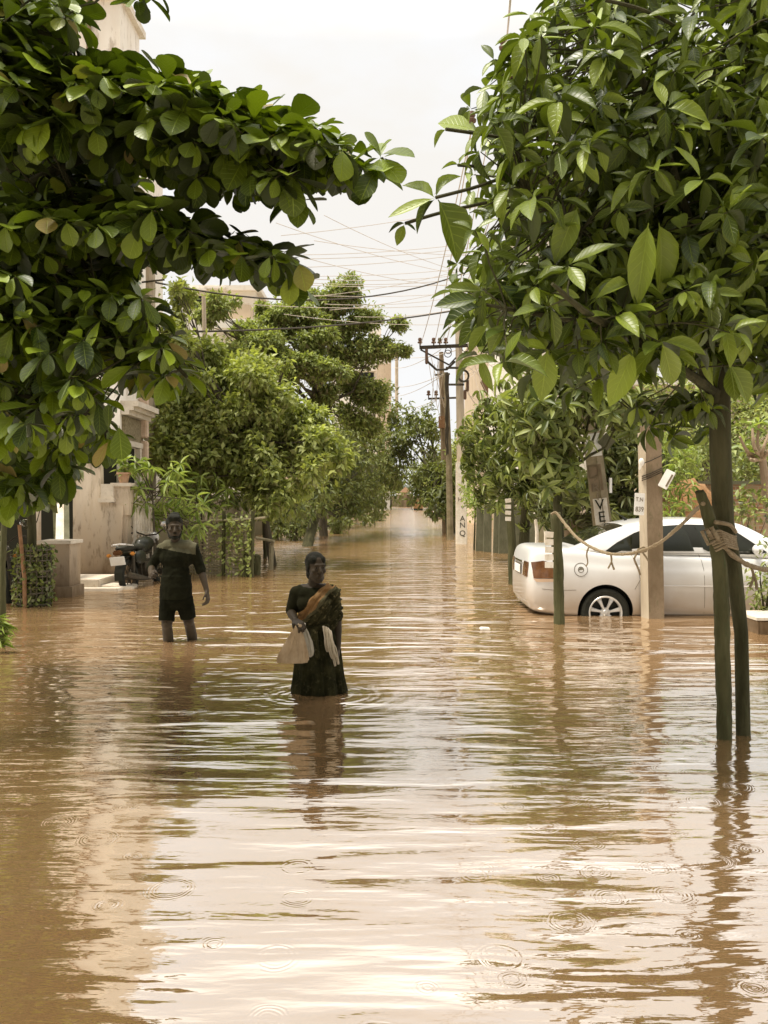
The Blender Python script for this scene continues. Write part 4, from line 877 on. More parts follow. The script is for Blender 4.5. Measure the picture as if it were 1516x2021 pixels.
B1=[(100,410),(200,400),(260,400),(320,415),(400,460),(500,475),(555,495),(575,525),(555,530),(500,515),(440,505),(330,480),(240,460),(100,450),(-60,480),(-60,390)]
C1=[(60,560),(150,545),(220,555),(300,600),(330,680),(370,740),(340,760),(280,740),(230,690),(170,690),(100,660),(-60,640),(-60,520)]
D1=[(-60,520),(100,540),(160,640),(170,700),(190,770),(215,830),(215,880),(160,890),(120,830),(60,860),(-60,880)]
E1=[(-60,-20),(120,-30),(160,40),(90,80),(-60,100)]
fill(A1top,230,3.9,5.6,rosL); fill(A1,330,4.0,5.7,lambda a,b_,Y: rosL(a,b_,Y,e0=-85,e1=10))
fill(B1,280,4.0,5.7,lambda a,b_,Y: rosL(a,b_,Y,e0=-75,e1=25)); fill(C1,220,4.0,5.7,lambda a,b_,Y: rosL(a,b_,Y,e0=-80,e1=20,L=random.uniform(.13,.19),ratio=.5))
fill([(-80,640),(110,700),(150,860),(110,980),(-80,1000)],240,5.2,7.2,lambda a,b_,Y: rosL(a,b_,Y,e0=-85,e1=5,L=random.uniform(.15,.22),ratio=.5,tw=False)); fill(D1,270,4.0,5.8,lambda a,b_,Y: rosL(a,b_,Y,e0=-85,e1=5,L=random.uniform(.12,.18),ratio=.5))
fill([(-60,270),(230,280),(290,350),(260,400),(-60,410)],130,5.4,6.8,lambda a,b_,Y: rosL(a,b_,Y,e0=-80,e1=15,tw=False)); fill([(-60,440),(230,450),(290,480),(240,560),(-60,560)],140,5.4,6.8,lambda a,b_,Y: rosL(a,b_,Y,e0=-80,e1=15,tw=False))
fill(E1,80,4.0,5.6,lambda a,b_,Y: rosL(a,b_,Y,L=.16,ratio=.55)); fill([(-60,340),(160,340),(120,560),(-60,560)],90,4.2,5.8,lambda a,b_,Y: rosL(a,b_,Y,e0=-85,e1=10))
for px,py,kk,l_ in ((752,312,5,.15),(735,345,6,.17),(685,330,8,.2),(590,395,5,.17),(360,165,6,.17),(285,-8,5,.13),(270,2,4,.12),(310,-12,4,.12),(575,560,5,.17)): rosL(px,py,4.25,kk,l_,e0=-60,e1=40)
def leafL(a,b_,r_): 
    p,q=P(*a,4.15),P(*b_,4.1); d=q-p; lv.one(np.array(p),np.array(d),np.array((0,-.7,.7)),d.length,d.length*r_)
for a,b_,r_ in (((752,305),(816,296),.62),((752,305),(724,258),.55),((750,300),(768,272),.4),((750,312),(795,352),.75),((745,330),(710,385),.7),((595,380),(585,440),.6),((590,520),(604,565),.75),((575,540),(570,595),.6),((235,840),(240,905),.6),((215,870),(185,918),.45),((215,850),(212,800),.4)): leafL(a,b_,r_)
m.build('trunk',M['bark'],lt); lv.build('crown',T_BROAD,LF['almond'],lt)
# small-leaved tree hanging behind it at the left edge
gt=thing('drooping_tree','dark small-leaved tree with drooping sprays behind the almond leaves, lower left','tree',W(45,11.9))
m=MB(); q=[W(62,11.9)+V(0,0,GROUND),P(62,1180,11.9),P(63,1050,11.9),P(58,900,11.9),P(50,760,11.9)]; m.tube(q,[.075,.07,.065,.06,.04],10)
lv=Leaves(); nd=q[2:]
def rosG(px,py,Y):
    p=P(px,py,Y); lv.rosette(p,np.array([0,-.1,1])+RNG.normal(size=3)*.3,7,random.uniform(.17,.27),.28,-85,10)
    if random.random()<.5: twig(m,p,.008,nd)
fill([(-80,760),(60,700),(140,800),(165,870),(150,940),(110,985),(60,975),(20,990),(-80,1000)],420,10.9,12.9,rosG)
m.build('trunk',M['bark'],gt); lv.build('crown',T_LANCE,LF['drooping'],gt)

# two unseen tree copies added beside the viewer to shade the near crowns
CRT=copy_tree(rt); c=CRT; c['label']='unseen broad-crowned tree added beside the viewer at right to shade the near crowns'; c.location=W(1466,5.18)+V(.15,-5.75,0)
c=copy_tree(lt); c['label']='unseen almond tree added beside the viewer at left to shade the near crowns'; c.location=V(-3.1,-.75,0)
# ------------------------------------------------------------------ house on the left
hs=thing('house','cream plastered three-storey house behind the almond branches on the left','house',V(-5.5,15.2,GROUND))
def xz(px,py,Y): p=P(px,py,Y); return p.x,p.z
XC=-4.80                                   # street corner of the stair tower
m=MB(); m.bx(-6.35,XC,15.2,16.4,GROUND,10.55); m.build('stair_tower',M['cream'],hs,False)
m=MB(); m.bx(-14,-6.35,15.5,24,GROUND,11.6); m.build('wall',M['cream'],hs,False)
m=MB(); m.bx(-14.2,-6.36,15.25,24.1,11.6,11.85); m.build('roof',M['palewall'],hs,False)
m=MB(); m.bx(-6.42,XC+.10,15.10,16.5,10.55,10.68); m.build('parapet_coping',M['paintwhite'],hs,False)
m=MB(); m.tube([V(-5.35,15.15,GROUND+2),V(-5.35,15.15,10.5)],.045,8); m.build('drain_pipe',M['concrete'],hs)
for z in (9.4,6.2):
    m=MB(); m.bx(-6.30,-5.95,15.12,15.2,z,z+.9); m.build('window',M['dark_inside'],hs,False)
# balcony block and shop-like doorway on the street side
m=MB()
for k,(d,z0,z1) in enumerate(((.16,3.02,3.10),(.24,3.10,3.17),(.32,3.17,3.27))): m.bx(XC,XC+d,15.22,16.65,z0,z1)
m.bx(XC,XC+.10,15.25,16.6,2.46,2.56); m.build('cornice',M['stone'],hs,False)
m=MB(); m.bx(XC,XC+.06,15.3,16.45,2.57,3.0); m.build('grille_panel',mat('grille',(.16,.13,.07),(.30,.24,.15),.8,22,c3=(.08,.07,.03)),hs,False)
m=MB(); m.bx(XC-.3,XC+.012,15.35,16.05,1.2,2.44); m.build('doorway',M['dark_inside'],hs,False)
for y in (15.24,16.12):
    m=MB(); m.bx(XC,XC+.10,y,y+.10,.9,2.45); m.build('door_post',M['stone'],hs,False)
m=MB()
for k in range(6): m.bx(XC,XC+.16,16.32,16.52,1.0+k*.42,1.36+k*.42,0,.02)
m.build('stone_quoin',mat('pink_stone',(.50,.36,.25),(.62,.48,.36),.85,12),hs,False)
m=MB(); m.bx(XC-.2,XC+.05,15.25,16.6,3.9,4.5); m.build('parapet_screen',mat('pierced_screen',(.50,.40,.28),(.30,.26,.14),.85,9),hs,False)
m=MB(); m.bx(-8.2,-6.5,15.42,15.52,-.1,1.55); m.build('shade_panel',M['dark_inside'],hs,False)  # added dark panel stands for shade at the house front, no known opening
m=MB(); m.bx(-5.16,-4.86,15.12,15.19,1.2,2.72); m.build('window',M['dark_inside'],hs,False)
m=MB(); m.bx(-6.2,-5.50,15.12,15.19,.0,2.1); m.build('door',M['dark_inside'],hs,False)
bw=thing('compound_wall','mud-stained plaster compound wall with a tall cream panel, beside the steps','wall',V(-5.2,14.7,GROUND))
m=MB(); m.prism([(-5.44,GROUND),(-4.70,GROUND),(-4.62,.1),(-4.56,1.36),(-4.80,1.42),(-4.95,1.45),(-4.97,2.12),(-5.44,2.12)],14.62,14.8,'Y'); m.build('panel',M['mudwall'],bw,False)
m=MB(); m.bx(-5.46,-4.95,14.60,14.82,2.12,2.17); m.build('coping',M['paintwhite'],bw,False)
gp=thing('gate_pillar','short stained gate pillar holding the flower pot at the end of the compound wall','pillar',V(-4.6,14.8,GROUND))
m=MB(); m.bx(-4.74,-4.46,14.64,14.9,1.2,1.70); m.bx(-4.68,-4.50,14.66,14.88,GROUND,1.2); m.build('shaft',M['mudwall'],gp,False)
m=MB(); m.bx(-4.78,-4.42,14.60,14.94,1.70,1.76); m.bx(-4.98,-4.70,14.55,14.80,1.42,1.49); m.bx(-4.94,-4.72,14.58,14.78,1.49,1.74); m.build('cap',M['stone'],gp,False)
pt=thing('flower_pot','terracotta flower pot standing on the gate pillar','pot',V(-4.6,14.77,1.76))
m=MB(); m.lathe([(0,0),(.075,0),(.105,.15),(.125,.15),(.125,.185),(.10,.185),(.09,.12),(0,.11)],(-4.6,14.77,1.762),n=24); m.build('pot',M['terracotta'],pt)
lv=Leaves(); 
for k in range(9): lv.rosette((-4.6+random.uniform(-.06,.06),14.77,1.95+random.random()*.25),(random.uniform(-.4,.4),-.2,1),5,.16,.4,-20,60)
lv.build('plant',T_OVAL,LF['fresh'],pt)
ga=thing('iron_gate','white ornate iron gate with scroll rows, standing half open beyond the compound wall','gate',V(-4.5,14.95,GROUND))
gx=lambda t: V(-4.47+.17*t,14.98+.55*t,0)
m=MB()
for t in (0,1): m.tube([gx(t)+V(0,0,-.1),gx(t)+V(0,0,1.58)],.028,8)
for z in (.05,.62,.86,1.30,1.52): m.tube([gx(0)+V(0,0,z),gx(1)+V(0,0,z)],.020,6)
m.build('frame',M['paintwhite'],ga)
for t in (.14,.30,.46,.62,.78,.92):
    m=MB(); m.tube([gx(t)+V(0,0,.86),gx(t)+V(0,0,.95),gx(t)+V(0,0,1.1),gx(t)+V(0,0,1.22),gx(t)+V(0,0,1.3)],[.02,.034,.03,.034,.02],8); m.tube([gx(t)+V(0,0,.05),gx(t)+V(0,0,.62)],.022,6); m.build('baluster',M['paintwhite'],ga)
for z in (.68,.80,1.36,1.46):
    m=MB()
    for i in range(6): m.tube([gx((i+.5)/6)+V(0,0,z)+V(.055*math.cos(q*.7854)*.9,.055*math.cos(q*.7854),.055*math.sin(q*.7854)) for q in range(9)],.013,5)
    m.build('scroll_row',M['paintwhite'],ga)
s=MB(); s.bx(-5.42,-4.62,13.55,14.55,-.2,.17,0,.015); tag(s.build('stone_step',M['stone'],None,False),'upper pale stone step just clear of the water at the compound wall','step')
s=MB(); s.bx(-5.20,-4.25,13.35,13.75,-.2,.045,0,.012); s.box((-4.42,13.9,.02),(.55,.55,.07),(0,R(4),R(8)),0,.01); tag(s.build('stone_slab',M['stone'],None,False),'thin pale stone slab lying level with the water below the step','slab')
lw_=thing('low_wall','low stained gate block with a pale cap beside the wire tree guard','wall',V(-5,12.7,GROUND))
m=MB(); m.bx(-5.17,-4.72,12.55,13.0,GROUND,.80); m.build('block',M['mudwall'],lw_,False); m=MB(); m.bx(-5.2,-4.69,12.52,13.03,.80,.85); m.build('cap',M['stone'],lw_,False)
m=MB(); m.bx(-4.92,-4.66,12.5,13.0,-.3,.16); m.build('plinth',M['mudwall'],lw_,False)
for (x0,x1,top,lab,mt) in ((112,127,985,'pale plank leaning against the house wall','paintwhite'),(126,136,980,'grey-green plank leaning beside the pale one','greystone'),(104,110,1000,'dark narrow plank leaning left of the pale one','stake')):
    a,b_=P(x0+6,1068,13.6),P((x0+x1)/2,top,14.4); m=MB(); wd=(x1-x0)/F*13.9
    m.box(a.lerp(b_,.5),(wd,.04,(b_-a).length),(b_-a).to_track_quat('Z','Y').to_matrix()); tag(m.build('plank',M[mt],None,False),lab,'plank')
br=MB(); br.bx(-8.5,-6.05,12.9,13.15,GROUND,.90,0,.02); br.bx(-8.5,-6.0,12.85,13.2,.90,.97)
tag(br.build('garden_wall',M['mudwall'],None,False),'short stained plaster wall behind the half-hidden motorcycle at the left edge','wall')

# wire tree guard with a creeper, and its stake
tgd=thing('tree_guard','round lattice tree guard overgrown with leaves, standing in the water at left','tree guard',W(68,11.6))
c0=W(68,11.6); m=MB(); rr=.215
for k in range(18):
    q=k*.349; m.tube([c0+V(rr*math.cos(q),rr*math.sin(q),GROUND),c0+V(rr*math.cos(q),rr*math.sin(q),.80+random.uniform(-.05,.06))],.011,5)
for z in [i*.075-.05 for i in range(12)]: m.tube([c0+V((rr+.008)*math.cos(q*.393),(rr+.008)*math.sin(q*.393),z+random.uniform(-.01,.01)) for q in range(17)],.012,5)
m.build('lattice',M['thin_bark'],tgd)
m=MB(); m.tube([c0+V(-.02,-.25,GROUND),c0+V(-.03,-.25,.4),c0+V(-.11,-.23,1.12)],[.03,.03,.025],8); m.build('support_post',M['rust'],tgd)
lv=Leaves(); 
for k in range(1500):
    q=random.uniform(0,6.28); r_=random.uniform(.05,.28); lv.one(np.array(c0)+np.array([r_*math.cos(q),r_*math.sin(q),random.uniform(.0,.82)]),unit(RNG.normal(size=3)+np.array([0,-.5,-.4])),RNG.normal(size=3)+np.array([0,-.3,.6]),random.uniform(.05,.10),.045)
lv.build('creeper',T_BIT,LF['darkleaf'],tgd)
# leaning posts at the very edge
m=MB(); m.tube([W(4,8.3)+V(0,0,GROUND),P(5,1150,8.3),P(8,1000,8.35)],[.035,.033,.03],8); tag(rough(m,'edge_post',M['stake']),'greenish post rising from the water at the very left edge','post')
lv=Leaves()
for k in range(60): lv.one(np.array(P(random.uniform(-30,8),random.uniform(1225,1275),8.0)),unit(np.array([random.uniform(.1,1),-.2,random.uniform(-.2,.6)])),np.array([0,-.6,.8])+RNG.normal(size=3)*.3,.16,.025)
tag(lv.build('grass_tuft',T_LANCE,LF['fresh'],None),'small tuft of grass blades in the water at the left edge','grass')

# ------------------------------------------------------------------ lattice pen overgrown with vines
pen=thing('lattice_pen','square pen of woven split bamboo overgrown with vines, behind the wading man','pen',W(425,16.2))
A=W(352,16.6); B=W(498,15.9); C_=B+V(-.75,2.6,0); D_=A+V(-.5,2.6,0); hgt=1.12
for k,(a,b_) in enumerate(((A,B),(B,C_),(A,D_))):
    m=MB(); n=26; L=(b_-a).length
    for i in range(n+1):
        p=a.lerp(b_,i/n); m.tube([p+V(0,0,GROUND),p+V(random.uniform(-.02,.02),.01,hgt+random.uniform(-.12,.08))],.014,5)
    for z in [.04+.068*j for j in range(16)]:
        m.tube([a.lerp(b_,i/8)+V(0,(.018 if i%2 else -.018),z+random.uniform(-.014,.014)) for i in range(9)],.021,5)
    m.build('woven_side',M['bamboo'],pen)
m=MB(); m.tube([A+V(-.1,-.02,1.02),B+V(.0,-.03,1.10),B+V(.25,-.02,1.13)],.026,6); m.build('top_rail',M['bamboo'],pen)
for p in (A,B,A.lerp(B,.62)):
    m=MB(); m.tube([p+V(0,-.04,GROUND),p+V(.02,-.04,1.25)],.035,8); m.build('corner_post',M['stake'],pen)
lv=Leaves()
for k in range(620):
    t=random.random()**.35; p=A.lerp(B,t); z=random.uniform(.0,1.2)*(1 if random.random()<t+.15 else .3); z=hgt-z if random.random()<.5 else random.uniform(.2,1.2)
    if random.random()>.25+.75*t: continue
    lv.one(np.array(p)+np.array([0,random.uniform(-.14,.10),z]),unit(RNG.normal(size=3)+np.array([0,-.6,-.5])),np.array([0,-.6,.6])+RNG.normal(size=3)*.5,random.uniform(.06,.12),.055)
lv.build('vines',T_BIT,LF['feather'],pen)
for k,(px,w0,top,lab) in enumerate(((486,16.0,1085,'mossy log standing upright at the right corner of the lattice pen'),(503,16.4,1095,'short thick upright log just beyond the lattice pen'))):
    m=MB(); a=W(px,w0); m.tube([a+V(0,0,GROUND),a+V(.03,0,.3),P(px+4,top,w0)],[.10,.095,.08],12); tag(rough(m,'log',M['stake'],.05),lab,'log')
m=MB(); a=W(534,17.5); m.tube([a+V(0,0,GROUND),a+V(.02,0,.55)],.05,8); p0,p1=P(505,1061,17.4),P(540,1068,17.4); m.tube([p0,p1],.03,7); m.tube([p1,a+V(.02,0,.5)],.03,7); tag(m.build('cross_stake',M['bamboo'],None),'pale stake with a crossbar standing in the water right of the lattice pen','stake')

# ------------------------------------------------------------------ electric poles
def insul(m,p,s=1): m.lathe([(0,0),(.014*s,0),(.014*s,.07*s),(.05*s,.075*s),(.055*s,.10*s),(.03*s,.12*s),(.045*s,.15*s),(.035*s,.19*s),(0,.2*s)],p,n=12)
WIRES=[]
Yp=28.; pb=W(911,Yp)
pole=thing('electric_pole','tall concrete electric pole with dark cross-arm and cable coil, letters painted on its base','pole',pb)
m=MB(); top=P(904,600,Yp); m.tube([pb+V(0,0,GROUND),pb+V(.0,0,2.4),top],[.20,.155,.10],4); m.build('shaft',M['pole'],pole,False)
m=MB(); m.bx(pb.x-.19,pb.x+.17,Yp-.20,Yp+.1,-.05,2.75,0,.03); pnl=m.build('painted_base',M['paintwhite'],pole,False)
for k,(py,g) in enumerate(((968,'E'),(986,'H'),(1004,'*'),(1024,'A'),(1037,'N'),(1053,'Q'))):
    p=P(913 if k>1 else 908,py,Yp-.21); text_mesh('letter',g,.26 if k>1 else .2,M['ink'] if k>1 else M['inkfade'],pnl,(p.x,Yp-.206,p.z),(R(90),0,0),.003)
m=MB(); a,b_=P(828,686,Yp-.2),P(940,681,Yp-.2); m.box(a.lerp(b_,.5),((b_-a).length,.08,.11),(0,-math.atan2(b_.z-a.z,b_.x-a.x),0)); m.build('cross_arm',M['iron'],pole,False)
for px in (829,856,868,880,932):
    m=MB(); insul(m,P(px,684,Yp-.2),1.5); m.build('insulator',M['ceramic'],pole)
m=MB(); m.tube([P(830,690,Yp-.2),P(886,720,Yp-.15),P(900,706,Yp-.15)],.030,6); m.tube([P(842,712,Yp-.2),P(862,730,Yp-.2),P(882,729,Yp-.2),P(898,713,Yp-.2)],.040,6); m.build('brace',M['iron'],pole)
for y,x0,x1 in ((726,880,912),(759,885,916)):
    m=MB(); m.tube([P(x0,y,Yp-.2),P(x1,y,Yp-.2)],.04,6); m.build('bracket',M['iron'],pole)
for px,y0,y1 in ((842,690,716),(923,752,770),(918,772,786)):
    m=MB(); m.cap(P(px,y0,Yp-.2),P(px,y1,Yp-.2),.05,.05); m.build('string_insulator',M['ceramic'],pole)
m=MB()
for k in range(4): m.tube([P(915+(10+k*.6)*math.cos(q*.393)*.9,742+(10+k*.7)*math.sin(q*.393),Yp-.25-.02*k) for q in range(17)],.022,5)
for cx,cy,r_ in ((885,692,6),(918,688,6),(884,698,7)): m.tube([P(cx+r_*math.cos(q*.393),cy+r_*math.sin(q*.393),Yp-.25) for q in range(17)],.014,5)
m.build('cable_coil',M['wire'],pole)
pole2=thing('electric_pole','thinner brown pole with a low two-insulator cross-arm, behind the tall lettered pole','pole',W(872,38))
m=MB(); m.tube([W(880,38)+V(0,0,GROUND),P(875,850,38),P(871,695,38)],[.16,.13,.10],6); m.build('shaft',M['concrete'],pole2)
m=MB(); m.tube([P(845,787,37.8),P(900,785,37.8)],.05,6); m.tube([P(858,740,37.8),P(888,738,37.8)],.05,6); m.build('cross_arm',M['iron'],pole2)
for px in (846,861): 
    m=MB(); insul(m,P(px,786,37.8),1.8); m.build('insulator',M['ceramic'],pole2)
m=MB(); m.bx(*[v for v in (P(866,830,37.7).x,P(878,830,37.7).x,37.5,37.9,P(0,845,37.7).z,P(0,822,37.7).z)]); m.build('junction_box',M['rust'],pole2,False)
pole3=thing('wooden_pole','leaning dark wooden pole wrapped in cables close to the left of the tall lettered pole','pole',W(890,31))
m=MB(); m.tube([W(889,31)+V(0,0,GROUND),P(886,900,31),P(880,735,31)],[.13,.11,.09],8); m.build('shaft',M['oldpole'],pole3)
m=MB()
for k in range(5): m.tube([P(882+random.uniform(-4,4),740+q*22+random.uniform(-5,5),30.8) for q in range(8)],.025,5)
m.build('cable_bundle',M['wire'],pole3)
# leaning pole with DRIVE
Yd=13.4; dpole=thing('electric_pole','leaning old concrete pole with DRIVE painted down it, behind the car boot','pole',W(1197,Yd))
m=MB(); top=P(1092,150,Yd); bot=P(1203,1160,Yd); bot.z=GROUND; m.tube([bot,P(1189,1035,Yd),P(1168,860,Yd),top],[.165,.155,.14,.09],4); sh_=m.build('shaft',M['oldpole'],dpole,False)
ang=math.atan2(1189-1168,175)
def pl_box(px,py,wd,ht,th,mt,nm,par,dy=0.):
    p=P(px,py,Yd-.135-dy); m=MB(); m.box(p,(wd,th,ht),(0,-ang*.0+(-ang),0),0,.003); return m.build(nm,mt,par,False)
M['faint']=mat('washed_paint',(.22,.17,.11),None,.9)
pw=pl_box(1187,1012,.22,.46,.02,M['paintwhite'],'painted_panel',dpole)
pl_box(1176,943,.20,.42,.012,M['concrete'],'faded_panel',dpole)
for g,px,py,mt,sz in (('D',1172,932,'inkfade',.32),('R',1176,963,'faint',.20),('I',1180,980,'faint',.18),('V',1184,997,'ink',.24),('E',1188,1021,'ink',.24)):
    p=P(px,py,Yd-.150); text_mesh('letter',g,sz,M[mt],dpole,p,Matrix.Rotation(-ang,4,'Y')@Matrix.Rotation(R(90),4,'X'),.004)
pl_box(1171,878,.24,.36,.02,M['white'],'notice_board',dpole,.03)
p=P(1197,872,Yd-.2); m=MB(); m.box(p,(.20,.02,.20),(0,R(40),0)); m.build('dark_board',M['greystone'],dpole,False)
p=P(1205,958,Yd-.1); m=MB(); m.box(p,(.05,.02,.24),(0,0,R(30))); m.build('side_plate',M['white'],dpole,False)
m=MB(); m.tube([P(925,256,Yd-.1),P(1090,252,Yd-.1)],.035,6); m.tube([P(1085,168,Yd-.1),P(1000,170,Yd-.1)],.03,6); m.build('cross_arm',M['iron'],dpole)
for px,py in ((931,254),(994,110),(1010,168),(1030,252)):
    m=MB(); insul(m,P(px,py,Yd-.1),1.4); m.build('insulator',M['ceramic'],dpole)
# broken concrete post with small signs
Yc=10.35; cp=thing('concrete_post','broken rectangular concrete post in front of the white car, hung with small signs','post',W(1290,Yc))
m=MB(); a=W(1292,Yc); hw=.115
prof=lambda x0,x1,z,y0,y1:[V(x0,y0,z),V(x1,y0,z),V(x1,y1,z),V(x0,y1,z)]
bx0=P(1277,1218,Yc).x; bx1=P(1307,1218,Yc).x; tx0=P(1269,845,Yc).x; tx1=P(1300,845,Yc).x; zt=P(0,838,Yc).z
lev=[]
for t in (0,.25,.5,.75,.96): lev.append(prof(bx0+(tx0-bx0)*t-.0,bx1+(tx1-bx1)*t,-.42+(zt+.42)*t,Yc-.10,Yc+.12))
lev.append([V(tx0,Yc-.10,zt-.02),V(tx0+.09,Yc-.10,zt+.06),V(tx0+.10,Yc+.12,zt+.04),V(tx0,Yc+.12,zt-.03)])
vv=[v for l in lev for v in l]; m.add(vv,[(i*4+k,i*4+(k+1)%4,(i+1)*4+(k+1)%4,(i+1)*4+k) for i in range(5) for k in range(4)]+[(0,1,2,3),(20,21,22,23)])
m.build('shaft',M['concrete'],cp,False)
m=MB(); m.add([V(bx0-.035,Yc-.02,GROUND),V(bx0,Yc-.10,GROUND),V(tx0,Yc-.10,zt-.1),V(tx0-.035,Yc-.02,zt-.1),V(bx0-.035,Yc+.1,GROUND),V(tx0-.035,Yc+.1,zt-.1)],[(0,1,2,3),(0,3,5,4)]); m.build('painted_lit_edge',M['pole'],cp,False)  # paler strip paints the lit left side of the post
m=MB(); p=P(1262,995,Yc-.14); m.box(p,(.13,.012,.27),(0,R(3),R(8)),0,.004); sg=m.build('number_sign',M['white'],cp,False)
for g,dz,sz in (('T.N',.055,.072),('839',-.065,.085)): text_mesh('sign_text',g,sz,M['inkfade'],sg,(p.x,p.y-.009,p.z+dz),Matrix.Rotation(R(8),4,'Z')@Matrix.Rotation(R(3),4,'Y')@Matrix.Rotation(R(90),4,'X'),.001,.85)
m=MB(); p=P(1316,946,Yc-.16); m.box(p,(.115,.045,.23),(0,R(28),R(-25)),0,.006); tg=m.build('tilted_sign',M['white'],cp,False)
m=MB(); p2=p+Euler((0,R(28),R(-25))).to_matrix()@Vector((.036,-.0245,0)); m.box(p2,(.020,.006,.16),(0,R(28),R(-25))); m.build('sign_writing',M['inkfade'],tg,False)
m=MB(); p=P(1266,912,Yc-.12); m.ell(p,(.035,.03,.05)); m.cap(p,p+V(0,.06,-.08),.02,.015); m.build('bell_insulator',M['white'],cp)
m=MB()
for z0,dz in ((928,.05),(932,.045),(936,.06),(903,.02)):
    q=[P(1268,z0+12,Yc-.11),P(1285,z0+6,Yc-.115),P(1306,z0-4,Yc-.11),P(1307,z0-4,Yc+.13),P(1266,z0+12,Yc+.13),P(1268,z0+12,Yc-.11)]; m.tube(q,.006,5)
m.build('binding_wire',M['iron'],cp)

# ------------------------------------------------------------------ stakes, sapling trunks and ropes on the right
def stake(px,w0,top,tx,r,lab,mt='stake',name='stake'):
    m=MB(); a=W(px,w0); m.tube([a+V(0,0,GROUND),a,a.lerp(P(tx,top,w0),.5)+V(.012,0,0),P(tx,top,w0)],[r*1.05,r,r*.95,r*1.02],12); o=rough(m,name,M[mt],.03); return tag(o,lab,'stake')
s1=stake(1104,9.84,1012,1096,.063,'thick wooden stake in front of the car boot with the rope looped over its top')
stake(1012,14.5,985,1005,.075,'mossy stake carrying stacked white plates, left of the car boot')
for k,(px,py,Y,n,lab) in enumerate(((1003,988,14.35,4,'stack of small white plates nailed to the mossy stake'),(1084,1055,9.76,5,'column of small white plates beside the roped stake'))):
    t=thing('sign_plates',lab,'sign',P(px,py,Y))
    for i in range(n):
        m=MB(); p=P(px,py+i*12*(1 if Y>12 else 1.25),Y-.02); m.box(p,(.10,.012,.07),(0,R(random.uniform(-8,8)),0),0,.003); m.build('plate',M['paintwhite'],t,False)
def rope(pts,r,lab,name='rope',n=40,tails=()):
    m=MB(); q=smooth_path([P(*k) for k in pts],n); m.tube(q,[r*random.uniform(.85,1.15)*(.45+.55*p.y/q[0].y) for p in q],7)
    for tl in tails: m.tube(smooth_path([P(*k) for k in tl],9),[r*.55]*len(smooth_path([P(*k) for k in tl],9)),5)
    return tag(rough(m,name,M['rope'],.010) if r>.015 else m.build(name,M['rope'],None),lab,'rope')
rope([(1088,1015,9.72),(1098,1012,9.70),(1112,1030,9.6),(1140,1062,9.3),(1180,1086,8.8),(1215,1094,8.4),(1255,1090,8.0),(1300,1072,7.3),(1340,1040,6.4),(1372,1008,5.6),(1388,994,5.0)],.017,'jute rope sagging from the roped stake across the white car to the crooked stake','rope',60,
   [[(1163,1078,9.0),(1158,1092,9.0),(1160,1110,9.),(1156,1118,9.)],[(1206,1093,8.5),(1207,1108,8.5),(1200,1122,8.5)],[(1206,1093,8.5),(1207,1108,8.5),(1212,1124,8.5)],[(1262,1088,7.95),(1252,1102,7.95),(1258,1118,7.95),(1264,1135,7.95)],[(1266,1087,7.9),(1274,1098,7.9),(1280,1108,7.9)],[(1258,1086,7.9),(1270,1080,7.9),(1276,1088,7.9),(1262,1090,7.9)]])
rope([(1404,1040,4.98),(1418,1064,4.98),(1440,1090,5.05),(1470,1112,5.2),(1500,1122,5.35),(1560,1130,5.6)],.0152,'jute rope running right from the lashed trunk past the small shrub','rope',30,[[(1482,1116,5.25),(1487,1140,5.25),(1480,1160,5.25)],[(1482,1116,5.25),(1490,1140,5.25),(1494,1164,5.25)]])
rope([(1410,1030,5.),(1440,1036,5.02),(1452,1050,5.1)],.012,'thin cord tied across the foreground trunk above the lashing','cord',10)

# ------------------------------------------------------------------ upright stone slabs fencing the right verge
k=0
desc=['mossy stone fence slab nearest the lettered pole','tall stone fence slab second from the lettered pole','narrow stone fence slab in the middle of the row','broad stone fence slab right of the narrow one','stone fence slab with a pale edge next to the broad one','last stone fence slab of the row, nearest the car']
for px,wd,top,Y in ((946,16,1000,24.),(962,15,995,23.6),(978,12,1005,23.2),(997,26,988,22.9),(1022,20,1000,22.4),(1046,24,992,21.8)):
    m=MB(); a=W(px,Y); w_=wd/F*Y; zt=P(0,top,Y).z; lean=random.uniform(-.06,.06)
    m.add([V(a.x-w_/2,Y-.05,GROUND),V(a.x+w_/2,Y-.05,GROUND),V(a.x+w_/2,Y+.06,GROUND),V(a.x-w_/2,Y+.06,GROUND),V(a.x-w_/2+lean,Y-.05,zt),V(a.x+w_/2+lean,Y-.05,zt+random.uniform(-.1,.1)),V(a.x+w_/2+lean,Y+.06,zt),V(a.x-w_/2+lean,Y+.06,zt)],[(0,3,2,1),(4,5,6,7),(0,1,5,4),(1,2,6,5),(2,3,7,6),(3,0,4,7)])
    tag(m.build('fence_slab',M['greystone'],None,False),desc[k],'fence slab','upright stone slabs along the right verge'); k+=1
k=0
for px,wd,top,Y,mt,lab in ((1075,6,1010,17.,'paintwhite','thin whitewashed garden stone behind the roped stake'),(1058,7,1000,17.5,'paintwhite','pale garden stone left of the thin whitewashed one'),(1130,40,1010,16.5,'concrete','rounded boulder showing above the car boot'),(952,2,985,26.,'concrete','slim pale post between the lettered pole and the slabs')):
    m=MB(); a=W(px,Y); w_=wd/F*Y/2; zt=P(0,top,Y).z
    if wd>20: m.ell(a+V(0,0,zt*.5),(w_,.25,zt*.5+.05),None,0,18,12)
    else: m.tube([a+V(0,0,GROUND),a+V(.02,0,zt*.6),a+V(random.uniform(-.05,.05),0,zt)],[w_,w_,w_*.8],6)
    tag(m.build('garden_stone',M[mt],None,wd>20),lab,'stone'); k+=1

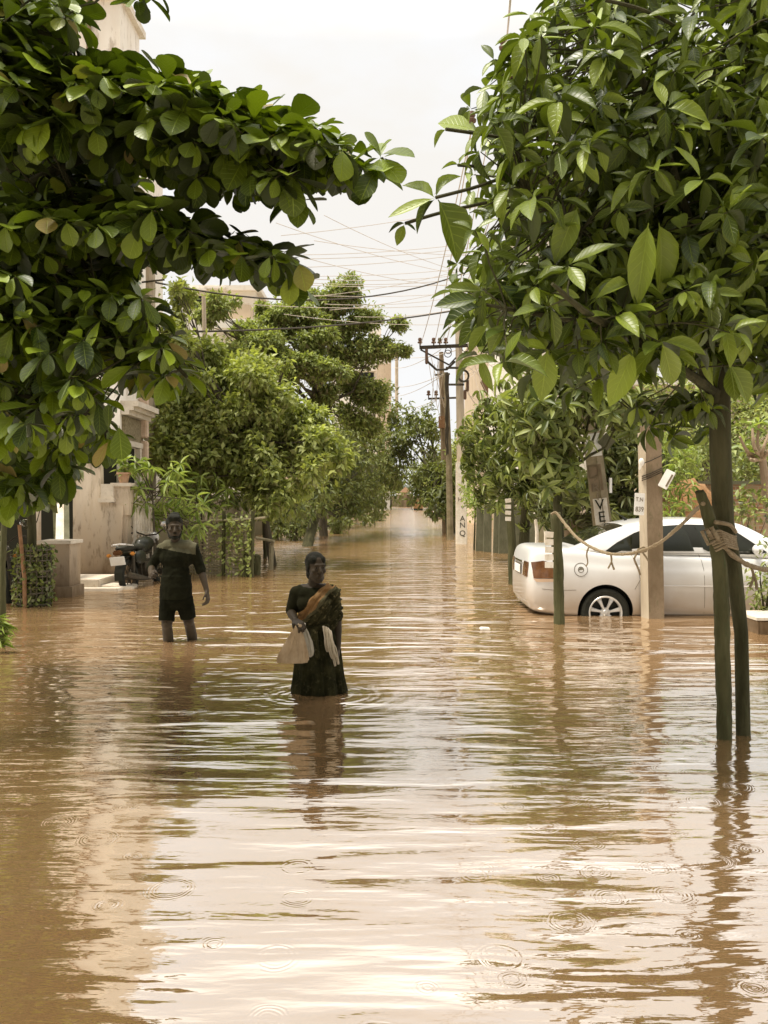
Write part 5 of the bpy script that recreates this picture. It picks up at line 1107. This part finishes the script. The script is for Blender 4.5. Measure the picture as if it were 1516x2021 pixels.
# ------------------------------------------------------------------ left poles
lp=thing('electric_pole','pale concrete pole rising out of the almond leaves on the left','pole',W(297,18))
m=MB(); m.tube([W(297,18)+V(0,0,GROUND),P(297,520,18)],[.13,.10],8); m.build('shaft',M['pole'],lp)
m=MB(); m.tube([P(280,557,17.9),P(325,552,17.9)],.02,6); m.build('bracket',M['iron'],lp)
lp2=thing('service_pole','slim pale service pole standing among the feathery trees on the left','pole',W(403,25))
m=MB(); m.tube([W(406,25)+V(0,0,GROUND),P(406,760,25),P(402,585,25)],[.09,.075,.06],8); m.build('shaft',M['pole'],lp2)
# ------------------------------------------------------------------ overhead wires
def wire(a,b_,sag,r=.008,mt='wirepale',lab=None,grp=None):
    m=MB(); a,b_=Vector(a),Vector(b_); n=18; m.tube([a.lerp(b_,i/n)+V(0,0,-4*sag*(i/n)*(1-i/n)) for i in range(n+1)],r,4)
    return tag(m.build('wire',M[mt],None),lab,'wire',grp)
GX='thin wires fanning across the street from the lettered pole'
for i,(p0,p1,sg,r) in enumerate((((300,556,18),(960,520,27.8),.75,.020),((250,655,17),(965,600,27.8),.25,.022))):
    wire(P(*p0),P(*p1),sg,r,'wire',['upper dark cable sagging across the street in front of the tall feathery tree','lower dark cable crossing the street from the left house to the lettered pole'][i])
cross=[((555,465,22),(1000,395,27.8)),((600,503,22),(1010,468,27.8)),((600,511,22),(1000,478,27.8)),((585,528,22),(1000,488,27.8)),((545,440,20),(900,540,27.8)),((640,425,20),(915,538,27.8)),((590,505,20),(900,566,27.8)),((600,550,22),(930,540,27.8)),((600,558,22),(930,548,27.8)),((620,585,24),(930,528,27.8)),((640,600,24),(900,586,27.8)),((560,580,24),(940,575,27.8)),((700,625,26),(920,606,27.8)),((480,600,22),(905,600,27.8)),((560,560,22),(960,556,27.8)),((600,545,24),(990,520,27.8)),((650,612,24),(940,560,27.8)),((620,475,22),(1000,505,27.8)),((560,620,24),(900,640,27.8))]
for a,b_ in cross: wire(P(*a),P(*b_),.12,.008,'wirepale','thin pale wire crossing the sky towards the tall lettered pole',GX)
for a,b_ in (((775,725,60),(870,690,28)),((770,762,60),(882,735,31)),((772,782,60),(878,738,31)),((780,805,70),(862,788,38)),((780,700,60),(905,690,28)),((786,818,80),(862,790,38))): wire(P(*a),P(*b_),.25,.014,'wirepale','pale service wire running from the poles to the far left block','service wires to the far block')
for a,b_ in (((1012,-60,5),(994,108,13.3)),((1082,-60,5),(1030,250,13.3)),((1120,-60,5),(1012,166,13.3))): wire(P(*a),P(*b_),.15,.008,'wirepale','line wire coming overhead down to the leaning DRIVE pole','line wires overhead to the DRIVE pole')
for a,b_ in (((994,108,13.3),(880,680,27.8)),((931,254,13.3),(857,680,27.8)),((1030,250,13.3),(868,680,27.8)),((931,254,13.3),(830,682,27.8))): wire(P(*a),P(*b_),.25,.010,'wirepale','line wire slanting down from the DRIVE pole to the lettered pole','line wires between the two electric poles')
random.seed(3)
for k in range(16):
    a=P(random.uniform(900,930),random.uniform(620,780),27.8); b_=P(random.uniform(955,1000),random.uniform(660,810),random.uniform(24,33)); wire(a,b_,random.uniform(.1,.5),.008,'wirepale','thin tangled drop wire right of the tall lettered pole','tangled drop wires beside the lettered pole')
for k in range(7):
    a=P(random.uniform(842,880),random.uniform(690,740),27.8); b_=P(random.uniform(850,880),random.uniform(780,830),random.uniform(30,37)); wire(a,b_,random.uniform(.1,.4),.009,'wirepale','thin drop wire hanging between the lettered pole and the brown poles','drop wires left of the lettered pole')
random.seed(11)
# ------------------------------------------------------------------ trees along the street
AX=lambda Y,off: .0345*Y+off
def px_blob(px,py,Y,r): p=P(px,py,Y); return (p.x,p.y,p.z,r)
# left: light feathery bush-tree
cl=region_clumps([(300,780),(310,600),(345,560),(365,640),(370,700),(440,690),(500,705),(560,735),(610,790),(640,830),(635,900),(640,950),(620,985),(560,990),(470,970),(400,965),(330,950),(310,880)],70,17.6,20.3,.25,.68)
cl+=region_clumps([(280,800),(300,590),(350,540),(375,680),(440,665),(500,680),(580,720),(640,790),(665,830),(660,920),(650,970),(560,960),(330,960)],46,17.8,20.,.12,.28)
tree('feathery_tree','light green feathery tree bulging over the lattice pen on the left',W(545,18.8)+V(0,0,GROUND),P(500,860,18.8),.085,cl,LF['feather'],.16,.5,2300,T_SMALL,M['thin_bark'],droop=.25)
# left: tall tiered rain tree
cl=[px_blob(x,y,Y,r) for x,y,Y,r in ((680,575,34,.75),(640,600,34,.8),(590,615,33,.9),(660,650,34,.9),(720,625,34,.75),(560,650,33,.85),(620,680,33,.9),(690,700,34,.9),(740,690,34,.7),(780,690,34,.55),(790,640,34,.42),(520,690,32,.9),(570,730,32,.9),(640,735,32,.7),(540,640,33,.6),(500,650,32,.6),(430,600,30,.6),(410,620,30,.5),(470,690,31,.9),(460,730,31,.9),(700,760,35,.8),(740,790,35,.9),(690,830,35,.9),(640,780,34,.7),(720,850,36,.9),(520,610,33,.35))]
cl=[(x,y,z,r*1.12) for x,y,z,r in cl]
tree('spreading_tree','tall spreading tree with feathery tiers against the sky, left of the poles',W(640,34)+V(0,0,GROUND),P(620,740,34),.16,cl,LF['rain'],.19,.45,2700,T_SMALL,M['thin_bark'],droop=.15,flat=.66)
# left: dark tree below it
cl=[px_blob(x,y,Y,r) for x,y,Y,r in ((650,870,30,.9),(690,890,31,.9),(720,900,33,.8),(640,930,29,1.),(690,950,31,.9),(620,970,27,.8),(660,980,30,.8),(730,950,36,.9),(600,980,25,.6),(570,990,24,.6),(640,1005,27,.5),(680,1000,31,.7),(710,985,35,.8),(740,985,42,.9),(720,940,38,1.),(750,930,44,1.2),(760,965,48,1.),(735,870,42,1.1))]
tree('dark_tree','dark bushy tree with short trunk under the tall spreading tree',W(600,26)+V(0,0,GROUND),P(640,960,29),.17,cl,LF['darkleaf'],.20,.45,520,T_SMALL,M['bark'],droop=.5)
cl=[px_blob(x,y,Y,r) for x,y,Y,r in ((510,985,21,.5),(560,975,22,.6),(600,1000,23,.45),(470,975,20,.5),(535,1010,21,.3))]
tree('garden_bush','dark low bush behind the top rail of the lattice pen',W(520,21)+V(0,0,GROUND),P(520,1000,21),.05,cl,LF['darkleaf'],.16,.4,650,T_SMALL,M['bark'],cat='bush',droop=.6)
# young long-leaved plants behind the pen
for i,(px,py,Y,hgt,lab) in enumerate(((300,950,15.2,.75,'young long-leaved plant with a thin stem beside the ornate gate'),(395,975,17.6,.55,'young long-leaved plant just left of the lattice pen rail'),(345,1010,15.6,.4,'small long-leaved sapling behind the wading man'))):
    t=thing('sapling',lab,'plant',W(px+6,Y)); m=MB(); q=[W(px+6,Y)+V(0,0,GROUND),P(px+5,1060,Y),P(px,py,Y)]; m.tube(q,[.028,.022,.014],7); lv=Leaves()
    for k in range(22):
        e=P(px+random.uniform(-52,58),py+random.uniform(-38,45),Y+random.uniform(-.4,.4)); m.tube([q[2].lerp(q[1],random.random()*.5),e],.008,5); lv.rosette(e,(random.uniform(-.5,.5),-.4,.8),8,.27,.17,-75,35)
    m.build('stem',M['thin_bark'],t); lv.build('foliage',T_LANCE,LF['fresh'],t)
# right: tall drooping trees
def droop_tree(label,base,top,r0,cl,leaf,L,n,e0=-85,e1=5,ratio=.24,name='drooping_tree'):
    return tree(name,label,base,top,r0,cl,leaf,L,ratio,0,T_LANCE,M['bark'],rosette=dict(n=n,k=8,e0=e0,e1=e1))
cl=[px_blob(x,y,Y,r) for x,y,Y,r in ((960,810,20,.5),(1000,800,19.5,.6),(1040,790,19,.6),(950,860,20,.6),(1000,860,19,.8),(1050,850,18.5,.8),(960,920,20,.7),(1010,930,19,.8),(1060,920,18.5,.8),(970,970,20,.5),(1030,985,19,.7),(1070,980,18.5,.6),(935,905,20.5,.4))]
droop_tree('drooping-leaved tree right of the lettered pole over the stone slabs',W(1040,19)+V(0,0,GROUND),P(1030,880,19),.12,cl,LF['mango'],.27,70)
cl=[px_blob(x,y,Y,r) for x,y,Y,r in ((1040,790,12.6,.4),(1080,770,12.4,.45),(1130,760,12.5,.45),(1090,830,12.3,.45),(1050,850,12.5,.4),(1110,880,12.4,.42),(1140,820,12.4,.4),(1090,920,12.6,.42),(1060,900,12.8,.4),(1180,770,12.4,.45),(1220,780,12.6,.45),(1150,720,12.8,.45),(1100,720,12.8,.4),(1200,815,12.3,.3),(1120,950,12.9,.35),(1240,820,12.8,.35),(1060,740,13,.35))]
droop_tree('broad-leaved mango tree with pale leaf tips behind the roped stake',W(1112,13.0)+V(0,0,GROUND),P(1105,870,12.8),.08,cl,LF['mango'],.25,85,-55,35,.30,'mango_tree')
cl=[px_blob(x,y,Y,r) for x,y,Y,r in ((1120,960,16,.6),(1080,990,16,.5),(1150,980,16,.6),(1220,920,16,.8),(1230,970,16,.7),(1215,860,16,.7),(1250,830,16.5,.7),(1240,1010,15.6,.5),(1180,1000,16.5,.6),(1275,900,16.5,.6),(1100,1030,16.5,.4))]
droop_tree('dense dark drooping tree behind the DRIVE pole and the car roof',W(1225,16.5)+V(0,0,GROUND),P(1210,900,16.3),.12,cl,LF['drooping'],.26,75)
# right: round dark tree overhanging the street beyond the poles
cl=[px_blob(x,y,Y,r) for x,y,Y,r in ((810,850,40,1.),(780,880,40,.8),(850,870,40,1.),(800,910,40,1.),(850,930,38,1.1),(890,940,36,1.),(830,960,38,.8),(880,980,36,.8),(815,820,41,.6),(905,960,35,.5),(870,1000,36,.5),(780,840,42,.9),(840,830,41,.9),(770,920,42,.9),(860,1010,35,.35),(910,985,34.5,.45),(915,930,35,.5),(845,985,37,.5))]
tree('street_tree','round dark tree leaning over the water left of the wooden pole',W(893,37)+V(0,0,GROUND),P(870,930,37.5),.2,cl,LF['darkleaf'],.26,.4,420,T_SMALL,M['bark'],droop=.6)
cl=[px_blob(x,y,Y,r) for x,y,Y,r in ((885,890,48,1.1),(880,930,48,1.2),(910,880,48,1.),(865,960,50,1.),(930,850,50,1.2))]
tree('street_tree','paler tree between the poles, behind the round dark one',W(900,48)+V(0,0,GROUND),P(890,930,48),.17,cl,LF['feather'],.22,.45,420,T_SMALL,M['bark'],droop=.4)
# creeper shrub on the slabs
cl=[px_blob(x,y,Y,r) for x,y,Y,r in ((935,990,24.5,.35),(925,960,25,.35),(945,1010,24.3,.28),(965,1000,23.8,.25))]
tree('creeper_bush','small bright creeper climbing at the foot of the lettered pole',W(938,24.6)+V(0,0,GROUND),P(938,1010,24.6),.03,cl,LF['fresh'],.11,.5,1500,T_SMALL,M['bark'],cat='bush')
# two far prototypes repeated down both sides
def proto(name,label,leaf,loc,h,r,n,L,group):
    t=thing(name,label,'tree',(0,0,0),group); m=MB(); m.tube([V(0,0,GROUND),V(.05,0,h*.35),V(0,.05,h*.7)],[.12,.09,.06],8); lv=Leaves(); 
    for b_ in crown_blobs((0,0,h*.68),r,r,h*.30,13,r*.42):
        m.tube([V(.04,0,h*.4),V(b_[0]*.5,b_[1]*.5,(h*.5+b_[2])/2),V(*b_[:3])],[.05,.04,.02],5); clump(lv,b_[:3],b_[3],n,L,.45,.45)
    m.build('trunk',M['bark'],t); lv.build('crown',T_BIT,leaf,t); t.location=loc; return t
def place(t,Y,off,s,lab,rz):
    c=copy_tree(t); c['label']=lab; c.location=(AX(Y,off),Y,0); c.scale=(s,s,s*random.uniform(.92,1.1)); c.rotation_euler=(0,0,rz)
GL,GR='street trees receding on the left','street trees receding on the right'
PA=proto('street_tree','far dark street tree first behind the dark bushy tree on the left',LF['darkleaf'],(AX(44,-5.2),44,0),5.4,2.0,190,.26,GL)
PB=proto('street_tree','far paler street tree on the right beyond the white far-off car',LF['feather'],(AX(78,3.6),78,0),5.8,2.3,190,.28,GR)
for i,(Y,off,s) in enumerate(((52,-4.6,.95),(60,-5.1,1.),(69,-4.7,.95),(80,-5.3,1.1),(93,-4.8,1.),(110,-5.0,1.2),(130,-4.8,1.3),(152,-4.,1.4))): place(PA if i%2 else PB,Y,off,s,'street tree in the far left row, its thin dark trunk rising from the water',random.uniform(0,6))
for c in bpy.data.objects:
    if c.parent is None and str(c.get("label","")).startswith("street tree in the far left"): c["group"]=GL
for i,(Y,off,s) in enumerate(((62,3.4,1.),(92,3.2,1.),(108,3.6,1.2),(128,3.2,1.3),(150,3.,1.4))):
    n0=set(bpy.data.objects); place(PB if i%2 else PA,Y,off,s,'street tree in the far right row beyond the round dark tree',random.uniform(0,6))
    for c in set(bpy.data.objects)-n0:
        if c.parent is None: c['group']=GR
GB='big trees behind the left houses'
for i,(Y,X,s) in enumerate(((30,-8.2,1.2),(24,-7.2,.95),(38,-10.,1.4),(50,-9.5,1.5))):
    n0=set(bpy.data.objects); c=copy_tree(PB if i%2 else PA); c.location=(X,Y,0); c.scale=(s,s,s); c.rotation_euler=(0,0,i*2.1)
    tag(c,'tree crowding the gap between the feathery tree and the left houses','tree',GB)
# ------------------------------------------------------------------ garden on the right behind the car
bw2=thing('brick_wall','red-brown brick garden wall behind the car at the right edge','wall',V(8,17.2,GROUND))
def brickmat():
    m,nt,b=nmat('weathered_brick'); tc=N(nt,'ShaderNodeTexCoord'); sp=N(nt,'ShaderNodeSeparateXYZ'); nt.links.new(tc.outputs['Object'],sp.inputs[0]); cb=N(nt,'ShaderNodeCombineXYZ'); nt.links.new(sp.outputs[0],cb.inputs[0]); nt.links.new(sp.outputs[2],cb.inputs[1])
    t=N(nt,'ShaderNodeTexBrick',i_Scale=1.,i_Mortar_Size=.012); t.inputs['Brick Width'].default_value=.23; t.inputs['Row Height'].default_value=.08; nt.links.new(cb.outputs[0],t.inputs[0]); t.inputs['Color1'].default_value=(.26,.13,.06,1); t.inputs['Color2'].default_value=(.36,.20,.10,1); t.inputs['Mortar'].default_value=(.34,.26,.17,1)
    n=N(nt,'ShaderNodeTexNoise',i_Scale=3.,i_Detail=5.); nt.links.new(tc.outputs['Object'],n.inputs['Vector']); nt.links.new(mixc(nt,ramp(nt,n.outputs[0],[(.45,0.),(.65,.8)]),t.outputs[0],(.30,.24,.13)),b.inputs['Base Color']); b.inputs['Roughness'].default_value=.9; return m
m=MB(); m.bx(5.9,16,17.1,17.35,GROUND,1.78); m.build('wall',brickmat(),bw2,False); m=MB(); m.bx(5.85,16,17.05,17.4,1.78,1.85); m.build('coping',M['greystone'],bw2,False)
ms=MB(); ms.ell(V(5.9,16.2,-.2),(.9,.6,2.05),None,0,20,14); bakeo=bake(ms,[('SUBSURF',dict(levels=1)),('DISPLACE',dict(texture=wr_tex,strength=.25,mid_level=.5,texture_coords='LOCAL'))],'soil_mound',mat('red_soil',(.24,.12,.05),(.34,.19,.09),.95,5,c3=(.16,.14,.05),bump=.02)); tag(bakeo,'heap of red-brown soil behind the car between the post and the trunk','soil heap')
def shrub(name,label,blobs,base,leaf,L,ratio,per,T=T_SMALL,droop=.2,cat='shrub'):
    return tree(name,label,base,Vector(base)+V(0,0,.7),.03,blobs,leaf,L,ratio,per,T,M['thin_bark'],cat=cat,droop=droop)
shrub('shrub','bright green shrub right of the concrete post, in front of the brick wall',[px_blob(x,y,Y,r) for x,y,Y,r in ((1325,960,14.8,.35),(1340,910,15,.4),(1320,880,15.2,.3),(1335,1000,14.6,.3),(1330,1030,14.4,.25))],W(1330,14.8)+V(0,0,GROUND),LF['fresh'],.16,.25,900,T_LANCE)
for i,(pts,lab) in enumerate(((((1390,900,19,.6),(1420,880,20,.6),(1370,870,20,.6),(1400,930,18.5,.4),(1360,920,18.6,.5)),'pale green bush behind the brick wall, left of the foreground trunk'),(((1470,920,18.8,.5),(1500,900,19,.6),(1450,900,19.5,.5),(1540,910,19,.6),(1480,870,20,.6),(1460,930,18.6,.4)),'pale green bush topping the brick wall, right of the foreground trunk'),(((1460,990,15.6,.35),(1500,985,15.6,.35),(1530,1000,15.5,.4),(1480,1010,15.2,.3)),'light shrub in front of the brick wall above the car bonnet'))):
    shrub('bush',lab,[px_blob(*k) for k in pts],W(pts[0][0],pts[0][2])+V(0,0,GROUND),LF['mango'],.14,.5,620,T_SMALL,.1,'bush')
cl=[px_blob(x,y,Y,r) for x,y,Y,r in ((1380,800,26,1.),(1430,790,26,1.),(1490,800,26,1.2),(1340,780,26,1.),(1300,760,26,1.),(1540,800,26,1.2),(1330,850,25,.9),(1450,840,26,.9),(1510,850,25,.9),(1280,820,25,.8),(1390,850,26,.9))]
tree('garden_tree','pale leafy tree filling the garden background on the right',W(1400,26)+V(0,0,GROUND),P(1400,870,26),.14,cl,LF['rain'],.20,.45,360,T_SMALL,M['thin_bark'],droop=.3)
cl=[px_blob(x,y,Y,r) for x,y,Y,r in ((1300,950,30,1.2),(1400,940,30,1.2),(1500,950,30,1.2),(1560,940,30,1.3),(1250,930,30,1.2),(1350,900,31,1.2),(1460,900,31,1.2))]
tree('garden_hedge','dense hedge at the back of the right garden',W(1400,30)+V(0,0,GROUND),P(1400,960,30),.10,cl,LF['darkleaf'],.24,.45,330,T_SMALL,M['thin_bark'],cat='hedge',droop=.2)
fp=thing('frangipani','bare pale-branched frangipani at the right edge above the brick wall','tree',W(1512,16.3)); m=MB(); b0=P(1512,960,16.3)
m.tube([W(1518,16.3)+V(0,0,GROUND),P(1516,1000,16.3),P(1505,905,16.3)],[.10,.09,.07],10)
for tx,ty in ((1468,880),(1485,845),(1498,835),(1520,850),(1475,895),(1540,860),(1460,862)): m.tube(smooth_path([P(1505,905,16.3),P((1505+tx)/2-6,(905+ty)/2+8,16.3+random.uniform(-.3,.3)),P(tx,ty,16.3+random.uniform(-.4,.4))],8),[.05-.003*k for k in range(len(smooth_path([V(0,0,0)]*3,8)))],8)
m.build('trunk',mat('pale_bark',(.26,.185,.115),(.36,.27,.18),.8,7),fp); lv=Leaves()
for tx,ty in ((1468,880),(1485,845),(1498,835),(1475,895)): lv.rosette(P(tx,ty,16.3),(0,-.3,1),7,.28,.33,-20,50)
lv.build('crown',T_OVAL,LF['fresh'],fp)
# feathery plant in front of the car's nose
t=thing('roadside_plant','thin-stemmed small-leaved plant in front of the car at the right edge','plant',W(1500,9.75)); m=MB(); lv=Leaves()
for k in range(9):
    e=P(random.uniform(1470,1560),random.uniform(1010,1190),9.75+random.uniform(-.3,.3)); b0=W(random.uniform(1495,1525),9.75)+V(0,0,GROUND); q=[b0,b0.lerp(e,.5)+V(.02,0,.1),e]; m.tube(q,[.012,.009,.005],5)
    for j in range(46):
        p=q[1].lerp(q[2],random.random())+Vector(RNG.normal(size=3)*.075); lv.one(np.array(p),unit(RNG.normal(size=3)+np.array([0,-.3,.1])),np.array([0,-.3,.9])+RNG.normal(size=3)*.3,random.uniform(.06,.11),.032)
m.build('stem',M['bark'],t); lv.build('foliage',T_SMALL,LF['mango'],t)
lg=thing('concrete_ledge','low concrete ledge rising from the water at the right edge','ledge',W(1560,9.2)); m=MB(); m.bx(4.06,7.5,9.05,9.6,GROUND,.155,0,.02); m.build('block',M['mudwall'],lg,False); m=MB(); m.bx(4.02,7.5,9.02,9.63,.155,.185); m.build('cap',M['stone'],lg,False)
lt_=MB(); lt_.box(W(957,9.4)+V(0,0,.01),(.12,.06,.03),(R(8),R(5),R(20)),0,.01); tag(lt_.build('floating_litter',M['white'],None,False),'scrap of pale litter floating in mid-street left of the car','litter')
# ------------------------------------------------------------------ buildings further off
def block(name,label,x0,x1,y0,y1,z1,mt,wins=(),extra=None):
    t=thing(name,label,'building',((x0+x1)/2,y0,GROUND)); m=MB(); m.bx(x0,x1,y0,y1,GROUND,z1); m.build('wall',mt,t,False)
    m=MB(); m.bx(x0-.25,x1+.25,y0-.25,y1+.25,z1,z1+.25); m.build('roof_slab',M['palewall'],t,False)
    for (a,b_,c,d) in wins:
        m=MB(); m.bx(a-.12,b_+.12,y0-.06,y0+.02,c-.12,d+.12); f=m.build('window',M['paintwhite'],t,False); m=MB(); m.bx(a,b_,y0-.10,y0-.062,c,d); m.build('pane',M['glass'],f,False)
        m=MB(); m.bx(a-.3,b_+.3,y0-.5,y0,d+.2,d+.3); m.build('sunshade',M['palewall'],f,False)
    return t
Y=42.; q=lambda px,py,Y=42.: P(px,py,Y)
b2=block('apartment_block','white flat-roofed apartment block rising behind the feathery tree on the left',q(355,0).x,q(505,0).x,Y,Y+12,q(0,575).z,M['palewall'],[(q(375,0).x,q(400,0).x,q(0,610).z,q(0,585).z),(q(420,0).x,q(436,0).x,q(0,605).z,q(0,582).z)])
m=MB(); m.bx(q(440,0).x,q(500,0).x,Y-1.2,Y-.02,q(0,642).z,q(0,610).z); m.build('balcony',M['beige'],b2,False)
m=MB(); m.bx(q(380,0).x,q(455,0).x,Y+1,Y+6,q(0,575).z+.3,q(0,553).z); m.build('stair_room',M['palewall'],b2,False)
m=MB(); m.bx(q(430,0).x,q(530,0).x,Y-1.6,Y-.03,q(0,660).z,q(0,643).z); m.build('lower_balcony',M['palewall'],b2,False)
Y=130.; q=lambda px,py,Y=130.: P(px,py,Y)
b3=block('apartment_block','tall far apartment block with a window showing beside the tall spreading tree',q(655,0).x,q(770,0).x,Y,Y+20,q(0,702).z,M['palewall'],[(q(705,0).x,q(738,0).x,q(0,752).z,q(0,735).z),(q(705,0).x,q(738,0).x,q(0,800).z,q(0,783).z)])
m=MB(); m.bx(q(744,0).x,q(772,0).x,Y-1.2,Y-.02,q(0,900).z,q(0,720).z); m.build('stair_shaft',M['beige'],b3,False)
m=MB(); m.bx(q(730,0).x,q(752,0).x,Y+2,Y+8,q(0,702).z+.3,q(0,640).z); m.build('water_tank_tower',M['palewall'],b3,False)
m=MB(); m.tube([q(783,860,Y-2),q(783,690,Y-2)],.25,6); m.build('corner_pipe',M['pole'],b3)
Y=45.; q=lambda px,py,Y=45.: P(px,py,Y)
b4=block('apartment_block','beige apartment block between the lettered pole and the big right tree',q(966,0).x,q(1040,0).x+6,Y,Y+14,q(0,620).z,M['beige'],[(q(985,0).x,q(998,0).x,q(0,775).z,q(0,758).z),(q(985,0).x,q(998,0).x,q(0,700).z,q(0,680).z)])
m=MB(); x=q(966,0).x; m.prism([(x-.36,q(0,748).z),(x-.02,q(0,748).z),(x-.02,q(0,775).z)],Y-.1,Y+1.2,'Y'); m.build('sunshade_bracket',M['rust'],b4,False)
Y=30.; x1=P(1180,0,30).x
block('apartment_block','cream building glimpsed through the big tree behind the DRIVE pole',P(1060,0,30).x,P(1300,0,30).x,34,44,12.5,M['cream'],[(P(1090,0,34).x,P(1130,0,34).x,7,8.4)])
Y=190.; q=lambda px,py,Y=190.: P(px,py,Y)
b5=block('far_house','small pinkish house with a white porch pillar closing the far end of the street',q(786,0).x,q(812,0).x,Y,Y+10,q(0,976).z,M['plotwall'])
m=MB(); m.bx(q(797,0).x,q(803,0).x,Y-1.5,Y-.05,GROUND,q(0,972).z); m.build('porch_pillar',M['concrete'],b5,False)
m=MB(); m.prism([(q(788,0).x,q(0,972).z),(q(800,0).x,q(0,961).z),(q(813,0).x,q(0,972).z)],Y-2,Y-.4,'Y'); m.build('porch_roof',M['terracotta'],b5,False)
# autorickshaw far down the street
ar=thing('autorickshaw','small brown autorickshaw seen from behind at the far end of the street','autorickshaw',(0,0,0)); m=MB()
m.prism([(-.65,.35),(.65,.35),(.68,.9),(.60,1.55),(.35,1.72),(-.35,1.72),(-.60,1.55),(-.68,.9)],-1.1,1.1,'Y'); m.build('body',mat('auto_brown',(.22,.12,.05),(.28,.16,.07),.5,3),ar,False)
m=MB(); m.bx(-.40,.40,-1.12,-1.101,1.1,1.45); m.build('rear_window',M['glass'],ar,False); m=MB(); m.bx(-.66,.66,-1.14,-1.0,.18,.42); m.build('bumper',M['trim'],ar,False)
for s in (-1,1):
    m=MB(); m.lathe([(0,-.06),(.22,-.06),(.22,.06),(0,.06)],(s*.55,-.7,.22),'X',18); m.build('wheel',M['black'],ar)
m=MB(); m.lathe([(0,-.06),(.22,-.06),(.22,.06),(0,.06)],(0,.9,.22),'X',18); m.build('wheel',M['black'],ar)
ar.location=W(825,125)+V(0,0,-.15)

GE='trees closing the far end of the street'
for i,(Y,X,s_) in enumerate(((165,-3,1.5),(175,.5,1.3),(200,4.5,1.3),(205,9.5,1.5),(185,12.,1.6),(150,-.2,1.1))):
    c=copy_tree(PB if i%2 else PA); c.location=(X,Y,0); c.scale=(s_,s_,s_); c.rotation_euler=(0,0,i*1.7); tag(c,'far tree closing the vanishing end of the street','tree',GE)
for i,(px,Y,wd,hh) in enumerate(((585,30,1.2,.9),(640,36,1.4,1.),(690,46,1.6,1.1),(725,60,1.8,1.2))):
    b0=W(px,Y); tree('roadside_bush',['dark bush at the water edge under the dark bushy tree','bush at the water edge, second along the left side','bush at the water edge, third along the left side','farthest bush at the left water edge'][i],b0+V(0,0,GROUND),b0+V(0,0,.5),.04,[(b0.x+random.uniform(-wd,wd)*.7,Y+random.uniform(-1,2),random.uniform(.25,hh),random.uniform(.35,.6)) for _ in range(8)],LF['darkleaf'],.2,.45,420,T_SMALL,M['bark'],cat='bush',droop=.4)

def plot_wall(lab,off,Y0,Y1,h_):
    t=thing('boundary_wall',lab,'wall',(AX(Y0,off),Y0,GROUND)); m=MB(); a,b_=AX(Y0,off),AX(Y1,off); d=.2 if off>0 else -.2
    m.add([V(a,Y0,GROUND),V(b_,Y1,GROUND),V(b_+d,Y1,GROUND),V(a+d,Y0,GROUND),V(a,Y0,h_),V(b_,Y1,h_),V(b_+d,Y1,h_),V(a+d,Y0,h_)],[(0,3,2,1),(4,5,6,7),(0,1,5,4),(1,2,6,5),(2,3,7,6),(3,0,4,7)]); m.build('wall',M['plotwall'],t,False)
    n=int((Y1-Y0)/6)
    for i in range(n+1):
        y=Y0+(Y1-Y0)*i/n; m=MB(); x=AX(y,off); m.bx(x-.16,x+.16,y-.16,y+.16,GROUND,h_+.25); m.build('pier',M['plotwall'],t,False)
plot_wall('long mossy boundary wall behind the dark trees on the left side',-6.6,19,175,1.5)
plot_wall('long mossy boundary wall behind the right-hand trees beyond the stone slabs',4.6,27,175,1.4)
m=MB(); m.bx(-3,16,205,206,GROUND,2.6); tag(m.build('end_wall',M['plotwall'],None,False),'distant wall across the vanishing end of the street','wall')
for i,(x0,x1,y0,y1,h_,lab) in enumerate(((-20,-8.5,26,36,6.5,'two-storey house hidden behind the feathery tree on the left'),(-20,-9,58,76,8,'house behind the far left row of trees'),(-20,-9,84,108,6,'farther house behind the far left row of trees'),(8,20,52,70,7,'house behind the far right row of trees'),(9.5,22,76,110,8,'farther house behind the far right row of trees'),(10,24,33,43,6,'house behind the pale garden tree on the right'))):
    block('house',lab,x0,x1,y0,y1,h_,M['beige'],[(x0+2,x0+3.4,1.2,2.6),(x1-3.4,x1-2,1.2,2.6)])
